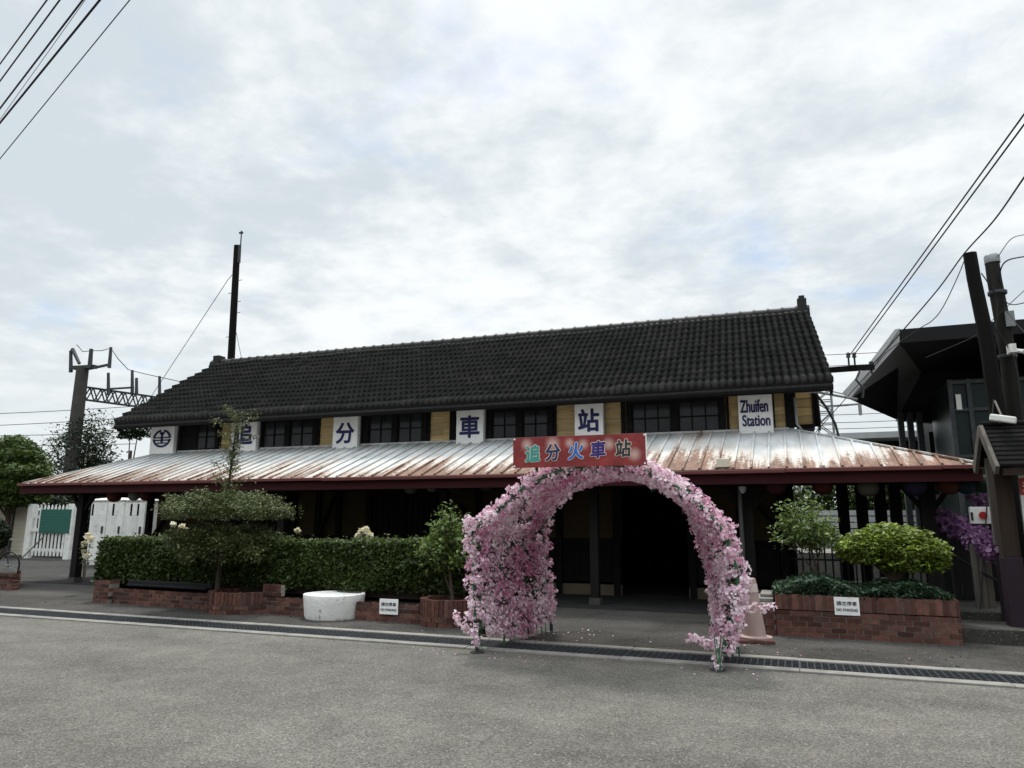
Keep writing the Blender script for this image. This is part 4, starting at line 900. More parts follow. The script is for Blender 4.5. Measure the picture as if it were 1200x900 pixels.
# cream roses behind the hedge
def rose_plant(px, py, Y, label, offs, cat='flowers'):
    b = PY(px, py, Y); t_ = thing('rose_bush', (b[0], Y, .2), label, cat, 'pale roses behind the hedge'); m_ = MB(); LP_ = []
    for dx, dz in offs: m_.tube([(b[0] + dx * .3, Y, .3), (b[0] + dx * .6, Y, b[2] + dz - .25), (b[0] + dx, Y, b[2] + dz)], .007, .005, 6); LP_.append(np.array([b[0] + dx * .8, Y, b[2] + dz - .12]) + RNG.normal(size=(14, 3)) * .06)
    put(m_, 'stem', M_bark, t_); leaves('leaves', np.concatenate(LP_), .035, L_hedge, t_)
    for dx, dz in offs:
        c = np.array([b[0] + dx, Y, b[2] + dz]); d = RNG.normal(size=(26, 3)); d /= np.linalg.norm(d, axis=1)[:, None]; blossoms('rose', c + d * .045 * RNG.random((26, 1)), d + np.array([0, 0, .4]), .05, M_creampetal, t_)
rose_plant(422, 628, 12.75, 'two pale yellow roses showing above the hedge, middle of its length', [(0, .07), (-.05, -.02), (.22, 0), (.12, .12)])
rose_plant(213, 618, 12.75, 'white roses above the hedge just left of the topiary tree', [(-.25, .06), (0, .0), (.12, -.06), (-.05, -.1)])
rose_plant(103, 634, 12.2, 'pale pink roses at the left end of the hedge, beside the awning post', [(0, .1), (-.1, -.06), (.1, .04), (-.05, -.25), (.02, -.32)])
rose_plant(348, 622, 12.75, 'single small white rose above the hedge, right of the topiary', [(0, 0)])
# ------------------------------------------------------------------ traffic cone
cn = thing('traffic_cone', (-.5, 10.72, 0), 'faded pink traffic cone on a dark rubber foot beside the flower arch', 'traffic cone'); cx_, cy_ = PG(881, 752)[0] + .04, PG(881, 752)[1] + .05
m_ = MB(); m_.lathe((cx_, cy_, 0), [(.235, .045), (.235, .07), (.155, .085), (.15, .11), (.06, .80), (.05, .84), (.03, .85), (.0, .85)], 32); put(m_, 'cone_body', M_cone, cn, smooth=True)
m_ = MB(); m_.obox((cx_, cy_), .235, .235, 0, .045, .2, taper=.96); put(m_, 'rubber_foot', M_rubber, cn, bevel=.012)
m_ = MB(); m_.lathe((cx_, cy_, 0), [(.083, .66), (.0675, .77), (.066, .775)], 32); put(m_, 'reflective_band', mat('dull_white_band', (.5, .40, .37), .5, .25, 8), cn, smooth=True)
# ------------------------------------------------------------------ lanterns under the awning
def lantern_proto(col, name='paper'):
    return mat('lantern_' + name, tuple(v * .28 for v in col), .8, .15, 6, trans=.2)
LAN = [(134, 581, .17, (.30, .07, .06), 'dull red paper lantern, left of three by the white cabinets'), (157, 581, .13, (.62, .60, .56), 'small white paper lantern hanging between two red ones at the left end'), (161 + 10, 580, .15, (.24, .04, .05), 'dark red paper lantern at the left corner post'),
       (481, 572, .13, (.42, .42, .40), 'pale round paper lantern above the hedge, left one of the middle pair'), (506, 572, .09, (.50, .51, .50), 'small pale lantern just right of the bigger one, middle of the awning'), (533, 569, .16, (.05, .09, .07), 'dark green paper lantern over the leafy shrub'), (570, 568, .15, (.16, .17, .15), 'grey green paper lantern left of the flower arch'),
       (909, 569, .18, (.22, .035, .075), 'deep pink paper lantern nearest the white globe lamp'), (964, 569, .17, (.30, .055, .03), 'orange red paper lantern over the tall shrub'), (1017, 571, .17, (.36, .33, .27), 'cream paper lantern over the yellow-green bush'), (1072, 569, .18, (.09, .075, .20), 'violet paper lantern beside the right corner post'),
       (1112, 568, .17, (.32, .08, .03), 'orange paper lantern right of the corner post'), (1132, 568, .16, (.03, .09, .12), 'teal paper lantern between the orange and green ones'), (1153, 567, .16, (.03, .10, .05), 'green paper lantern hanging furthest right under the awning')]
lan0 = None
for i, (px, py, r, c, lab) in enumerate(LAN):
    Y = 14.05; b = PY(px, py, Y)
    t_ = thing('paper_lantern', (b[0], Y, b[2]), lab, 'lantern', 'round paper lanterns under the awning'); m_ = MB(); prof = []
    for k_ in range(19):
        ph = math.pi * k_ / 18; prof.append((r * math.sin(ph) * (1 - .025 * (k_ % 2)) + .012, -r * .95 * math.cos(ph)))
    m_.lathe(b, prof, 20); put(m_, 'shade', lantern_proto(c), t_, smooth=True); m_ = MB(); m_.tube([(b[0], Y, b[2] + r * .9), (b[0], Y, AZ - .09)], .004, n=5); m_.lathe(b, [(.045, r * .93), (.045, r * .99)], 14); put(m_, 'hanger', M_black, t_)
# hanging wooden tags
for i, px in enumerate((109, 133, 154, 162)):
    b = PY(px, 597, 14.15); m_ = MB(); m_.box(b[0] - .025, b[0] + .025, 14.14, 14.155, b[2] - .16, b[2] + .14); m_.tube([(b[0], 14.147, b[2] + .14), (b[0], 14.147, AZ - .12)], .003, n=5); o = put(m_, 'hanging_tag', M_blackwood); tag(o, 'narrow dark tag hanging from the awning in front of the white cabinets', 'tag', 'dark tags hanging at the left end')
# ------------------------------------------------------------------ right side: railing, platform fence, gate, garland, box
fe = thing('railing_fence', (1.0, 17.4, 0), 'black barred railing fence under the awning behind the right planter', 'fence'); m_ = MB()
a, b = PY(922, 650, 17.4)[0], PY(1085, 650, 17.4)[0]; x = a
while x < b: m_.box(x, x + .035, 17.38, 17.42, .05, 1.25); x += .15
put(m_, 'bars', M_black, fe); m_ = MB(); m_.box(a, b, 17.36, 17.44, 1.25, 1.33); m_.box(a, b, 17.37, 17.43, .2, .26); m_.box(a, b, 17.37, 17.43, .82, .86); put(m_, 'rails', M_black, fe)
for px in (990, 1012, 1034, 1052): xq = PY(px, 620, 17.6)[0]; m_ = MB(); m_.box(xq - .11, xq + .11, 17.5, 17.72, 0, 2.6); put(m_, 'fence_post', M_blackwood, fe)
pf = MB(); x0_, x1_ = -3, 14; pf.box(x0_, x1_, 24, 28, 0, .75); o = put(pf, 'platform', M_concrete); tag(o, kind='structure')
pw = thing('platform_wall', (3, 29, 0), 'pale horizontal board fence beyond the platform seen under the awning', 'fence'); m_ = MB()
for i in range(6): m_.box(-2, 14, 29, 29.05, .8 + i * .22, .98 + i * .22)
put(m_, 'boards', M_palesteel, pw); m_ = MB()
for i in range(9): m_.box(-2 + i * 2, -1.9 + i * 2, 29.06, 29.14, 0, 2.1)
put(m_, 'posts', M_steel, pw)
for px, w_, h_ in ((930, 1.6, 3.3), (975, 1.7, 3.0), (1020, 1.7, 3.4), (1065, 1.6, 3.1), (1110, 1.6, 3.2)):
    xq = PY(px, 600, 30.5)[0]; plant('platform_tree', (xq, 30.5, 0), 'small green tree beyond the pale platform fence', 'tree', [([(xq, 30.5, 0), (xq, 30.5, 2.2)], .07, .03)], np.concatenate([ell((xq + random.uniform(-.5, .5), 30.5, h_ * q), (w_, .8, .8), 900, .4, .2) for q in (.55, .75, .9)]), .09, L_tree, .5, .3, 'green trees beyond the platform')
 
o = MB(); q0, q1 = PY(1041, 577, 17.8), PY(1054, 590, 17.8); o.box(q0[0], q1[0], 17.8, 17.86, q1[2], q0[2]); o = put(o, 'notice_plate', mat('grey_green_plate', (.30, .36, .34), .6, .15)); tag(o, 'grey green notice plate fixed high between two dark posts', 'notice')
# dark side wall / gate on the right, stepped ramp and rail with garland
m_ = MB(); gtx = PY(1100, 650, 14.9)[0]
for i in range(8): m_.box(gtx + i * .16, gtx + i * .16 + .15, 14.9, 14.94, .05, 1.75)
o = thing('black_gate', (gtx + .6, 14.9, 0), 'black boarded gate under the right end of the awning', 'gate'); put(m_, 'boards', M_black, o); m_ = MB(); m_.box(gtx, gtx + 1.3, 14.945, 15.0, .3, .4); m_.box(gtx, gtx + 1.3, 14.945, 15.0, 1.4, 1.5); put(m_, 'cross_rails', M_black, o)
ga = PY(1106, 606, 14.6); gb = PY(1178, 648, 12.95)
m_ = MB(); m_.tube([ga, gb], .03, n=8)
for q in (0.05, .5, .95): p = ga + (gb - ga) * q; m_.tube([p, (p[0], p[1], .02)], .028, n=8)
m_.tube([ga + np.array([0, 0, -.6]), gb + np.array([0, 0, -.5])], .02, n=8); o = put(m_, 'handrail', M_black, None, smooth=True); tag(o, 'black sloping handrail beside the notice board under purple blossom', 'handrail')
P = []; N = []
for i in range(130):
    q = random.random(); c = ga + (gb - ga) * q + np.array([random.uniform(-.10, .10), random.uniform(-.1, .1), random.uniform(-.16, .12)]); d = RNG.normal(size=(9, 3)); d /= np.linalg.norm(d, axis=1)[:, None]; P.append(c + d * .07); N.append(d)
o = thing('purple_garland', ga, 'thick purple artificial blossom garland draped on the black handrail', 'garland'); blossoms('blossom', np.concatenate(P), np.concatenate(N), .038, M_purplepetal, o, kind='stuff')
P = []; N = []
for i in range(30):
    c = PY(random.gauss(1078, 3.5), 0, 14.3); z = random.uniform(1.3, 2.1); c[2] = z; c[0] += .06 * math.sin(z * 7); d = RNG.normal(size=(8, 3)); d /= np.linalg.norm(d, axis=1)[:, None]; P.append(c + d * .06); N.append(d)
o = thing('purple_garland', (PY(1078, 600, 14.3)[0], 14.3, 2.2), 'thin faded lilac blossom string hanging by the right corner post', 'garland'); blossoms('blossom', np.concatenate(P), np.concatenate(N), .034, M_purplepetal, o, kind='stuff')
m_ = MB(); a, b = PY(1136, 637, 13.6), PY(1168, 706, 13.6); x = a[0]
for i in range(3): w_ = (b[0] - a[0]) / 3; m_.box(x + i * w_, x + i * w_ + w_ * .9, 13.6 + i * .01, 13.63 + i * .01, .18, a[2] - .05 * i)
o = put(m_, 'weathered_boards', M_greywood); tag(o, 'weathered grey upright boards below the purple garland', 'boards')
m_ = MB(); a, b = PY(1136, 594, 13.8), PY(1180, 614, 13.8); m_.box(a[0], b[0], 13.8, 13.9, b[2], a[2]); t_ = thing('white_alarm_box', ((a[0] + b[0]) / 2, 13.8, b[2]), 'white rectangular box with a red round button above the purple garland', 'box'); put(m_, 'case', M_white, t_, bevel=.01)
m_ = MB(); c = PY(1152, 604, 13.79); m_.tube([(c[0], 13.8, c[2]), (c[0], 13.77, c[2])], .06, n=18); put(m_, 'red_button', mat('red_plastic', (.35, .02, .02), .4, .1), t_); m_ = MB(); m_.box(c[0] - .17, c[0] - .14, 13.785, 13.8, c[2] - .08, c[2] + .05); m_.box(c[0] + .14, c[0] + .2, 13.785, 13.8, c[2] - .06, c[2] + .03); put(m_, 'dark_marks', M_black, t_)
m_ = MB(); m_.tube([(c[0], 13.86, 0), (c[0], 13.86, b[2])], .03, n=8); put(m_, 'stand_pole', M_black, t_)
m_ = MB(); s0 = PG(1130, 757); m_.box(2.12, 3.4, 12.0, 13.0, -.05, .2); m_.box(2.13, 3.5, 13.0, 15.5, -.05, .32); o = put(m_, 'concrete_step', M_apron, None, bevel=.015); tag(o, kind='structure')
# ------------------------------------------------------------------ notice board at the right edge
nx0, nyF, nyB = 2.80, 12.15, 13.0
ntb = thing('notice_board', (4.1, 12.4, 0), 'roofed wooden notice board on plum posts at the right edge', 'notice board')
for xq in (2.91, 5.4):
    m_ = MB(); m_.box(xq - .11, xq + .11, 12.35, 12.57, 1.15, 2.62); put(m_, 'post', M_brownwood, ntb, bevel=.01); m_ = MB(); m_.box(xq - .12, xq + .12, 12.34, 12.58, -.02, 1.15); put(m_, 'post_sleeve', M_plum, ntb, bevel=.01)
    m_ = MB(); m_.beam((xq - .03, 12.98, 1.3), (xq - .03, 12.98, 2.6), .07, .07, up=(0, 1, 0)); put(m_, 'rear_strut', M_greywood, ntb); m_ = MB(); m_.beam((xq - .03, 12.98, .0), (xq - .03, 12.98, 1.3), .08, .08, up=(0, 1, 0)); put(m_, 'rear_strut', M_plum, ntb)
ap = PY(1158, 500, 12.62); fz = PY(1174, 547, 12.0)[2]; apz = ap[2]; x0r, x1r = 2.76, 5.7
rm = MB()
for sgn, ye, ze in ((-1, 11.98, fz), (1, 13.2, PY(1152, 548, 13.2)[2])):
    nsl = 9
    for i in range(nsl):
        t0, t1 = i / nsl, (i + 1.12) / nsl; t1 = min(t1, 1.02); pA = (12.62 + (ye - 12.62) * t0, apz + (ze - apz) * t0 + .0); pB = (12.62 + (ye - 12.62) * t1, apz + (ze - apz) * t1 + .035)
        rm.hexa([(x0r + .04, pA[0], pA[1]), (x1r, pA[0], pA[1]), (x1r, pB[0], pB[1] - .02), (x0r + .04, pB[0], pB[1] - .02), (x0r + .04, pA[0], pA[1] + .025), (x1r, pA[0], pA[1] + .025), (x1r, pB[0], pB[1] + .012), (x0r + .04, pB[0], pB[1] + .012)])
rm.tube([(x0r, 12.62, apz + .03), (x1r, 12.62, apz + .03)], .05, n=10)
put(rm, 'small_roof', mat('dark_slats', (.008, .0076, .0072), .8, .4, 5, .1, 30, spec=.06, stretch=(.1, 1, 1)), ntb)
m_ = MB(); m_.beam((x0r, 12.62, apz - .03), (x0r, 11.96, fz - .05), .05, .15); m_.beam((x0r - .001, 12.62, apz - .03), (x0r - .001, 13.22, PY(1152, 548, 13.2)[2] - .05), .05, .14); put(m_, 'barge_board', M_greywood, ntb)
m_ = MB(); m_.box(x0r + .08, x1r, 12.0, 12.06, fz - .12, fz - .02); m_.box(x0r + .1, x1r, 12.3, 12.7, fz - .1, fz - .02); put(m_, 'eave_board', M_brownwood, ntb)
m_ = MB(); m_.box(3.12, 5.27, 12.44, 12.5, .75, 2.34); put(m_, 'board', M_white, ntb); m_ = MB(); m_.box(3.121, 5.269, 12.43, 12.44, 2.02, 2.26); rb = put(m_, 'red_band', mat('red_band_paint', (.42, .035, .03), .5, .1), ntb)
text('band_lettering', '追', (3.22, 12.427, 2.14), .13, .14, M_white, rb, depth=.003, bold=.02)
# ------------------------------------------------------------------ poles on the right, floodlight, camera
def leaning_pole(name, top_, bot_, Y, r0, r1, m, label):
    a = PY(*top_, Y); b = PY(*bot_, Y); d = (b - a) / (a[2] - b[2]); g_ = b + d * (b[2] + .1); t_ = thing(name, (g_[0], g_[1], 0), label, 'utility pole', 'wooden utility poles by the notice board'); m_ = MB(); n_ = 14
    P = [g_ + (a - g_) * i / n_ + np.array([.012 * math.sin(i * 1.3), .01 * math.cos(i), 0]) for i in range(n_ + 1)]; m_.tube(P, r1, r0, 12); put(m_, 'shaft', m, t_, smooth=True); return t_, a, b
tA, aA, bA = leaning_pole('utility_pole', (1137, 297), (1172, 492), 14.4, .11, .155, M_polewood, 'near-black leaning wooden utility pole, left of the two')
tB, aB, bB = leaning_pole('utility_pole', (1162, 300), (1192, 492), 14.7, .115, .165, M_polewood2, 'grey capped wooden utility pole, right of the leaning black one')
m_ = MB(); m_.lathe(aB, [(.125, -.14), (.128, -.02), (.1, .02), (0, .03)], 14); put(m_, 'pole_cap', M_metal, tB, smooth=True)
m_ = MB(); c = PY(1183, 374, 14.6); m_.box(c[0] - .07, c[0] + .07, 14.55, 14.68, c[2] - .14, c[2] + .14); put(m_, 'junction_box', M_metal, tB)
for q, (py_) in enumerate((345, 420)):
    m_ = MB(); p = aB + (bB - aB) * ((py_ - 300) / 192.); m_.lathe((p[0], p[1], p[2]), [(.15, -.03), (.155, 0), (.15, .03)], 14); put(m_, 'pole_band', M_steel, tB)
cA = thing('security_camera', PY(1185, 410, 14.4), 'small white security camera arm on the grey utility pole', 'camera'); m_ = MB(); p, q = PY(1186, 410, 14.45), PY(1200, 412, 14.3); m_.box(p[0] - .07, p[0] + .03, 14.3, 14.5, p[2] - .07, p[2] + .08); m_.tube([p, q], .035, n=8); m_.tube([q, q + np.array([.3, -.1, -.05])], .055, n=10); put(m_, 'body', M_white, cA)
fl_ = thing('floodlight', PY(1178, 492, 12.55), 'long white tube floodlight mounted above the notice board roof', 'lamp'); m_ = MB(); p, q = PY(1160, 489, 12.5), PY(1191, 493, 12.4); m_.beam(p, q, .13, .1); put(m_, 'housing', M_white, fl_, bevel=.02); m_ = MB(); r_ = (p + q) / 2; m_.tube([r_ + np.array([0, .03, -.03]), (r_[0] - .02, 12.62, apz + .03)], .016, n=6); m_.tube([r_, PY(1166, 470, 13.9)], .016, n=6); put(m_, 'bracket', M_greywood, fl_)
# ------------------------------------------------------------------ modern station building behind on the right
mb_ = thing('modern_building', (8, 24, 0), 'modern glass station hall under a folded charcoal roof, behind the poles', 'building')
A_ = PY(1054, 386, 20); B_ = A_ + np.array([9, 0, .05]); G_ = PY(1054, 402, 20.02); C_ = PY(996, 468, 20); C2 = PY(999, 463, 20); D_ = PY(1051, 492, 25); E_ = PY(1080, 437, 25); GB = G_ + np.array([9, 0, .05]); EB = E_ + np.array([9, 2, .05])
m_ = MB(); m_.add([A_, B_, GB, G_], [(3, 2, 1, 0)]); m_.add([G_, GB, EB, E_], [(0, 1, 2, 3)]); m_.add([A_, B_, B_ + np.array([0, 8, .3]), A_ + np.array([1.0, 8, .3])], [(0, 1, 2, 3)]); m_.add([C_, D_, A_ + np.array([1.0, 8, .3]), A_], [(3, 2, 1, 0)]); put(m_, 'roof', M_canopy, mb_)
m_ = MB(); m_.add([C_, G_, E_, D_], [(0, 1, 2, 3)]); put(m_, 'soffit_panel', M_canopy2, mb_)
m_ = MB(); m_.add([A_ + np.array([0, -.03, 0]), G_ + np.array([0, -.03, 0]), C_ + np.array([0, -.03, 0]), C2 + np.array([-.25, -.03, .05])], [(0, 1, 2, 3)][:1]); m_.poly([A_, A_ + np.array([-.12, 0, -.02]), C_ + np.array([-.16, 0, .05]), C_], (0, -.12, 0)); put(m_, 'edge_trim', M_palesteel, mb_)
# wall volumes under the roof
k0 = PY(1051, 492, 25)[0]; zt = PY(1060, 490, 25)[2]
m_ = MB(); m_.box(PY(1108, 480, 25.4)[0], 17, 25.4, 30, 0, zt + 2.2); put(m_, 'hall', M_canopy, mb_)
for px in (1056, 1067, 1078): xq = PY(px, 500, 24.6)[0]; m_ = MB(); m_.box(xq - .08, xq + .08, 24.5, 24.7, 0, zt + .1); put(m_, 'column', M_steel, mb_)
m_ = MB(); m_.poly([D_ + np.array([0, .03, 0]), PY(1119, 497, 25.03), PY(1119, 430, 25.03), E_ + np.array([0, .03, 0])], (0, .3, 0)); put(m_, 'upper_wall', M_canopy, mb_)
ga0, ga1 = PY(1112, 450, 21.5), PY(1160, 530, 21.5)
m_ = MB(); m_.box(ga0[0], ga0[0] + 7, 21.5, 24.3, 0, ga0[2] + .1); put(m_, 'glass_box', M_teal, mb_)
m_ = MB()
for i, dx in enumerate((0, .42, 1.9, 3.4, 5)): m_.box(ga0[0] + dx - .05, ga0[0] + dx + .05, 21.42, 21.5, 0, ga0[2] + .1)
for z in (ga0[2] + .02, ga0[2] - .7, ga0[2] - 1.9, 1.2): m_.box(ga0[0], ga0[0] + 7, 21.43, 21.498, z - .04, z + .04)
put(m_, 'mullions', M_steel, mb_)
m_ = MB(); m_.box(ga0[0] + .1, ga0[0] + .22, 21.40, 21.42, ga0[2] - .7, ga0[2] - .3); put(m_, 'wall_light', M_white, mb_)
m_ = MB(); p = PY(1088, 506, 24.9); q = PY(1088, 540, 24.9); m_.box(p[0], p[0] + 6, 24.9, 24.95, q[2] - 1, p[2]); put(m_, 'glazing', M_teal, mb_)
# platform canopy roof, behind the awning on the right
pc = thing('platform_canopy', (6, 32, 0), 'long low pale grey platform canopy roof beyond the awning', 'canopy'); m_ = MB(); z1, z0 = PY(1000, 507, 32)[2], PY(1000, 514, 32)[2]; m_.box(PY(950, 510, 32)[0], 30, 32, 38, z0, z1); put(m_, 'roof', M_palesteel, pc); m_ = MB()
for i in range(5): m_.box(3.5 + i * 5, 3.8 + i * 5, 34, 34.3, 0, z0)
m_.box(PY(950, 510, 32)[0], 30, 33.5, 37.5, z0 - .35, z0 - .002); put(m_, 'columns', M_steel, pc)
# lattice mast
lmst = thing('lattice_mast', (PY(968, 500, 40)[0], 40, 0), 'pale steel lattice mast of the railway, right of the tiled gable', 'mast'); xm = PY(968, 500, 40)[0]; zt = PY(968, 447, 40)[2]; m_ = MB(); w_ = .35
for dx in (-w_, w_):
    for dy in (-w_, w_): m_.beam((xm + dx, 40 + dy, 0), (xm + dx, 40 + dy, zt), .07, .07, up=(0, 1, 0))
z = 3.0; s_ = 1
while z < zt - .6:
    for dy in (-w_, w_): m_.beam((xm - s_ * w_, 40 + dy, z), (xm + s_ * w_, 40 + dy, z + .6), .05, .05, up=(0, 1, 0)); m_.beam((xm - w_, 40 + dy, z), (xm + w_, 40 + dy, z), .05, .05)
    s_ = -s_; z += .6
put(m_, 'lattice', M_metal, lmst); m_ = MB(); za = PY(968, 478, 40)[2]; m_.beam((xm, 39.6, za), (xm + 2.8, 39.6, za + .1), .09, .09); m_.beam((xm, 39.6, za + .9), (xm + 2.4, 39.6, za + .1), .05, .05); m_.tube([(xm + 1.6, 39.6, za - .5), (xm + 1.6, 39.6, za)], .08, n=8); put(m_, 'bracket_arm', M_metal, lmst)
# crossarm pole hardware by the gable
ca = thing('crossarm', PY(1000, 431, 17.5), 'rusty crossarm with insulators bracketed to the right gable end', 'crossarm'); m_ = MB(); p, q = PY(968, 434, 17.9), PY(1024, 430, 17.4); m_.beam(p, q, .1, .12); put(m_, 'beam', M_blackwood, ca); m_ = MB()
for px, py in ((994, 417), (1001, 417), (1021, 427)):
    r = PY(px, py, 17.5); m_ = MB(); m_.lathe(r, [(.02, -.22), (.02, -.05), (.05, -.03), (.035, .02), (.05, .05), (.02, .08), (0, .08)], 10); put(m_, 'insulator', M_steel, ca)
m_ = MB(); m_.tube([PY(1008, 434, 17.5), PY(1003, 445, 17.4), PY(1012, 455, 17.4), PY(1011, 466, 17.4)], .025, n=6); put(m_, 'hanging_lead', M_steel, ca)

# ------------------------------------------------------------------ left side background
# catenary mast with gantry
cY = 30.0; ct = PY(97, 431, cY); cb = PY(91, 500, cY); cx0 = ct[0]
cm = thing('catenary_mast', (cx0, cY, 0), 'round grey concrete catenary mast with a lattice gantry arm, left of the station', 'mast')
m_ = MB(); m_.tube([(cx0, cY, 0), (cx0, cY, ct[2])], .42, .33, 18); put(m_, 'shaft', M_polecon, cm, smooth=True)
m_ = MB(); z = PY(103, 452, cY)[2]; z2 = z - .75; _k = PY(187, 466, 1.0); _Ye = (z - 1.6) / (_k[2] - 1.6); _e = PY(187, 466, _Ye); far = np.array([cx0 + (_e[0] - cx0) * 1.7, cY + (_e[1] - cY) * 1.7])
def gp_(q, zz, o=0): return (cx0 + (far[0] - cx0) * q, cY + (far[1] - cY) * q + o, zz)
for zz in (z, z2):
    for o in (-.25, .25): m_.beam(gp_(0.02, zz, o), gp_(1, zz, o), .09, .09)
n_ = 26
for i in range(n_):
    a, b = i / n_, (i + 1) / n_
    for o in (-.25, .25): m_.beam(gp_(a, z if i % 2 else z2, o), gp_(b, z2 if i % 2 else z, o), .06, .06)
put(m_, 'gantry', M_steel, cm)
m_ = MB(); zt = ct[2]
m_.beam((cx0 - .65, cY - .1, zt + .02), (cx0 + .9, cY + .1, zt + .02), .3, .2); p = PY(129, 427, cY); m_.beam((cx0 + .5, cY, zt - .1), (p[0], p[1], p[2]), .12, .12)
put(m_, 'top_bracket', M_steel, cm)
m_ = MB()
for (xa, ya), (xb, yb), r in (((83, 431), (83, 411), .11), ((85, 404), (93, 426), .11), ((105, 427), (107, 409), .13), ((128, 426), (130, 407), .1)):
    m_ = MB(); m_.tube([PY(xa, ya + 5, cY - .1), PY(xb, yb, cY - .1)], r, r * .8, 8); put(m_, 'insulator', M_steel, cm)
for px, pyt, pyb, q in ((127, 437, 458, .14), (155, 434, 455, .36), (160, 443, 458, .42), (187, 441, 462, .62)):
    a = PY(px, pyb + 5, cY + 9.3 * .22 * (px - 100) / 85 * 1.6); b = PY(px, pyt, cY + 9.3 * .22 * (px - 100) / 85 * 1.6); m_ = MB(); m_.tube([a, b], .1, .08, 8); put(m_, 'insulator', M_steel, cm)
m_ = MB(); m_.beam(PY(125, 456, 31), PY(157, 454, 31.8), .1, .1); put(m_, 'bracket_bar', M_steel, cm)
def wire(name, pts, r, label, group=None, cat='wire', sag=0.0):
    pts = [np.array(p, float) for p in pts]
    if len(pts) == 2 and sag: a, b = pts; pts = [a + (b - a) * q + np.array([0, 0, -sag * 4 * q * (1 - q)]) for q in np.linspace(0, 1, 14)]
    m_ = MB(); m_.tube(pts, r, n=6); o = put(m_, name, M_cable, None, smooth=True); return tag(o, label, cat, group)
wire('feeder_wire', [PY(90, 404, 30), PY(97, 412, 30), PY(107, 411, 30), PY(119, 411, 30), PY(130, 408, 30), PY(138, 420, 30.5), PY(150, 433, 31), PY(165, 437, 32), PY(187, 442, 33), PY(215, 448, 35)], .022, 'thin looping feeder wire over the catenary gantry', None, 'wire')
for i, (ya, yb) in enumerate(((484, 476), (498, 489), (509, 506), (520, 520))):
    wire('catenary_wire', [PY(-40, ya + 2, 29), PY(160, yb, 34)], .02, 'thin overhead railway wire crossing low behind the left trees', 'overhead railway wires at the left', sag=.05)
for i, y_ in enumerate((413, 425, 470, 480, 488, 494)):
    wire('catenary_wire', [PY(935, y_ + 4 + i, 38), PY(1150, y_ - 10 + 2 * i, 44)], .016, 'thin overhead railway wire in the gap right of the tiled roof', 'overhead railway wires at the right', sag=.1)
# timber pole behind the roof
pp_, pq_ = PY(278, 288, 26), PY(271, 418, 26); d_ = (pq_ - pp_) / (pp_[2] - pq_[2]); gq = pq_ + d_ * pq_[2]
tp = thing('timber_pole', (gq[0], gq[1], 0), 'tall dark pole with a lightning rod rising behind the left roof end', 'utility pole'); m_ = MB(); m_.tube([gq, pp_], .20, .15, 12); put(m_, 'shaft', M_polewood, tp, smooth=True)
m_ = MB(); r1_, r2_ = PY(281, 300, 26), PY(283, 273, 26); m_.tube([r1_, r2_], .03, n=6); m_.tube([r2_ + np.array([-.12, 0, .02]), r2_ + np.array([.08, 0, 0])], .05, n=6); m_.tube([r2_, r2_ + np.array([0, 0, .1])], .04, n=6); m_.beam(PY(281, 287, 25.95), PY(280, 308, 25.95), .12, .08, up=(0, 1, 0)); put(m_, 'lightning_rod', M_steel, tp); m_ = MB()
for py, sg in ((330, 1), (344, -1), (355, 1), (368, 1), (395, -1)):
    c = pp_ + (pq_ - pp_) * (py - 288) / 130.; m_.tube([c, c + np.array([.38 * sg, 0, 0])], .015, n=6)
put(m_, 'step_bolts', M_steel, tp)
wire('guy_wire', [PY(272, 322, 26), PY(267, 328, 26), PY(175, 468, 30)], .016, 'slanting guy wire running down left from the timber pole')
wire('down_lead', [PY(277, 390, 26.2), PY(284, 425, 25.5)], .012, 'short thin lead beside the foot of the timber pole')
# trees at the left
def tree(name, px0, px1, py0, Y, label, m, n, size, lobes=9, trunk_r=.12, base_z=0, low=.35, group='trees at the left'):
    a, b = PY(px0, py0, Y), PY(px1, py0, Y); cx = (a[0] + b[0]) / 2; w = abs(b[0] - a[0]) / 2; ht = a[2]; P = []; ST = [([(cx, Y, 0), (cx + .05, Y, ht * .4), (cx, Y, ht * .75)], trunk_r, trunk_r * .4)]
    for i in range(lobes):
        q = random.random(); r = w * random.uniform(.32, .5); an = random.uniform(0, 6.28); rr = (w - r) * math.sqrt(random.random()); z = ht * (low + (1 - low) * random.random()) - r * .6; z = min(z, ht - r * .75)
        c = (cx + rr * math.cos(an), Y + rr * math.sin(an) * .8, z); P.append(ell(c, (r, r, r * .75), n // lobes, .5, .2)); ST.append(([(cx, Y, ht * .35), ((cx + c[0]) / 2, (Y + c[1]) / 2, (z + ht * .35) / 2 + .1), c], trunk_r * .4, .015))
    return plant(name, (cx, Y, 0), label, 'tree', ST, np.concatenate(P), size, m, .55, .3, group)
c = PY(16, 552, 22.5); P = [ell((c[0] + dx, 22.5 + dy, c[2] + dz), r, n_, .55, .12) for dx, dy, dz, r, n_ in ((-.6, 0, -.1, (2.0, 1.6, 1.5), 13000), (.55, -.2, -.25, (1.35, 1.2, 1.1), 8000), (.1, -.1, .5, (1.3, 1.2, .95), 6000), (1.1, .1, -.75, (.9, .9, .75), 3500), (-1.6, 0, -.4, (1.4, 1.2, 1.2), 6000), (.4, -.2, -1.0, (1.3, 1.0, .7), 5000))]
plant('leafy_tree', (c[0], 22.5, 0), 'dense mid-green tree behind the cream shed at the left edge', 'tree', [([(c[0], 22.5, 0), (c[0] + .05, 22.5, 1.6), (c[0], 22.5, c[2])], .16, .06)] + [([(c[0], 22.5, 1.7), (c[0] + dx * .6, 22.5, 2.3), (c[0] + dx, 22.5, c[2] - .2)], .06, .02) for dx in (-1.2, -.5, .5, 1.0)], np.concatenate(P), .07, L_tree, .55, .3, 'trees at the left')
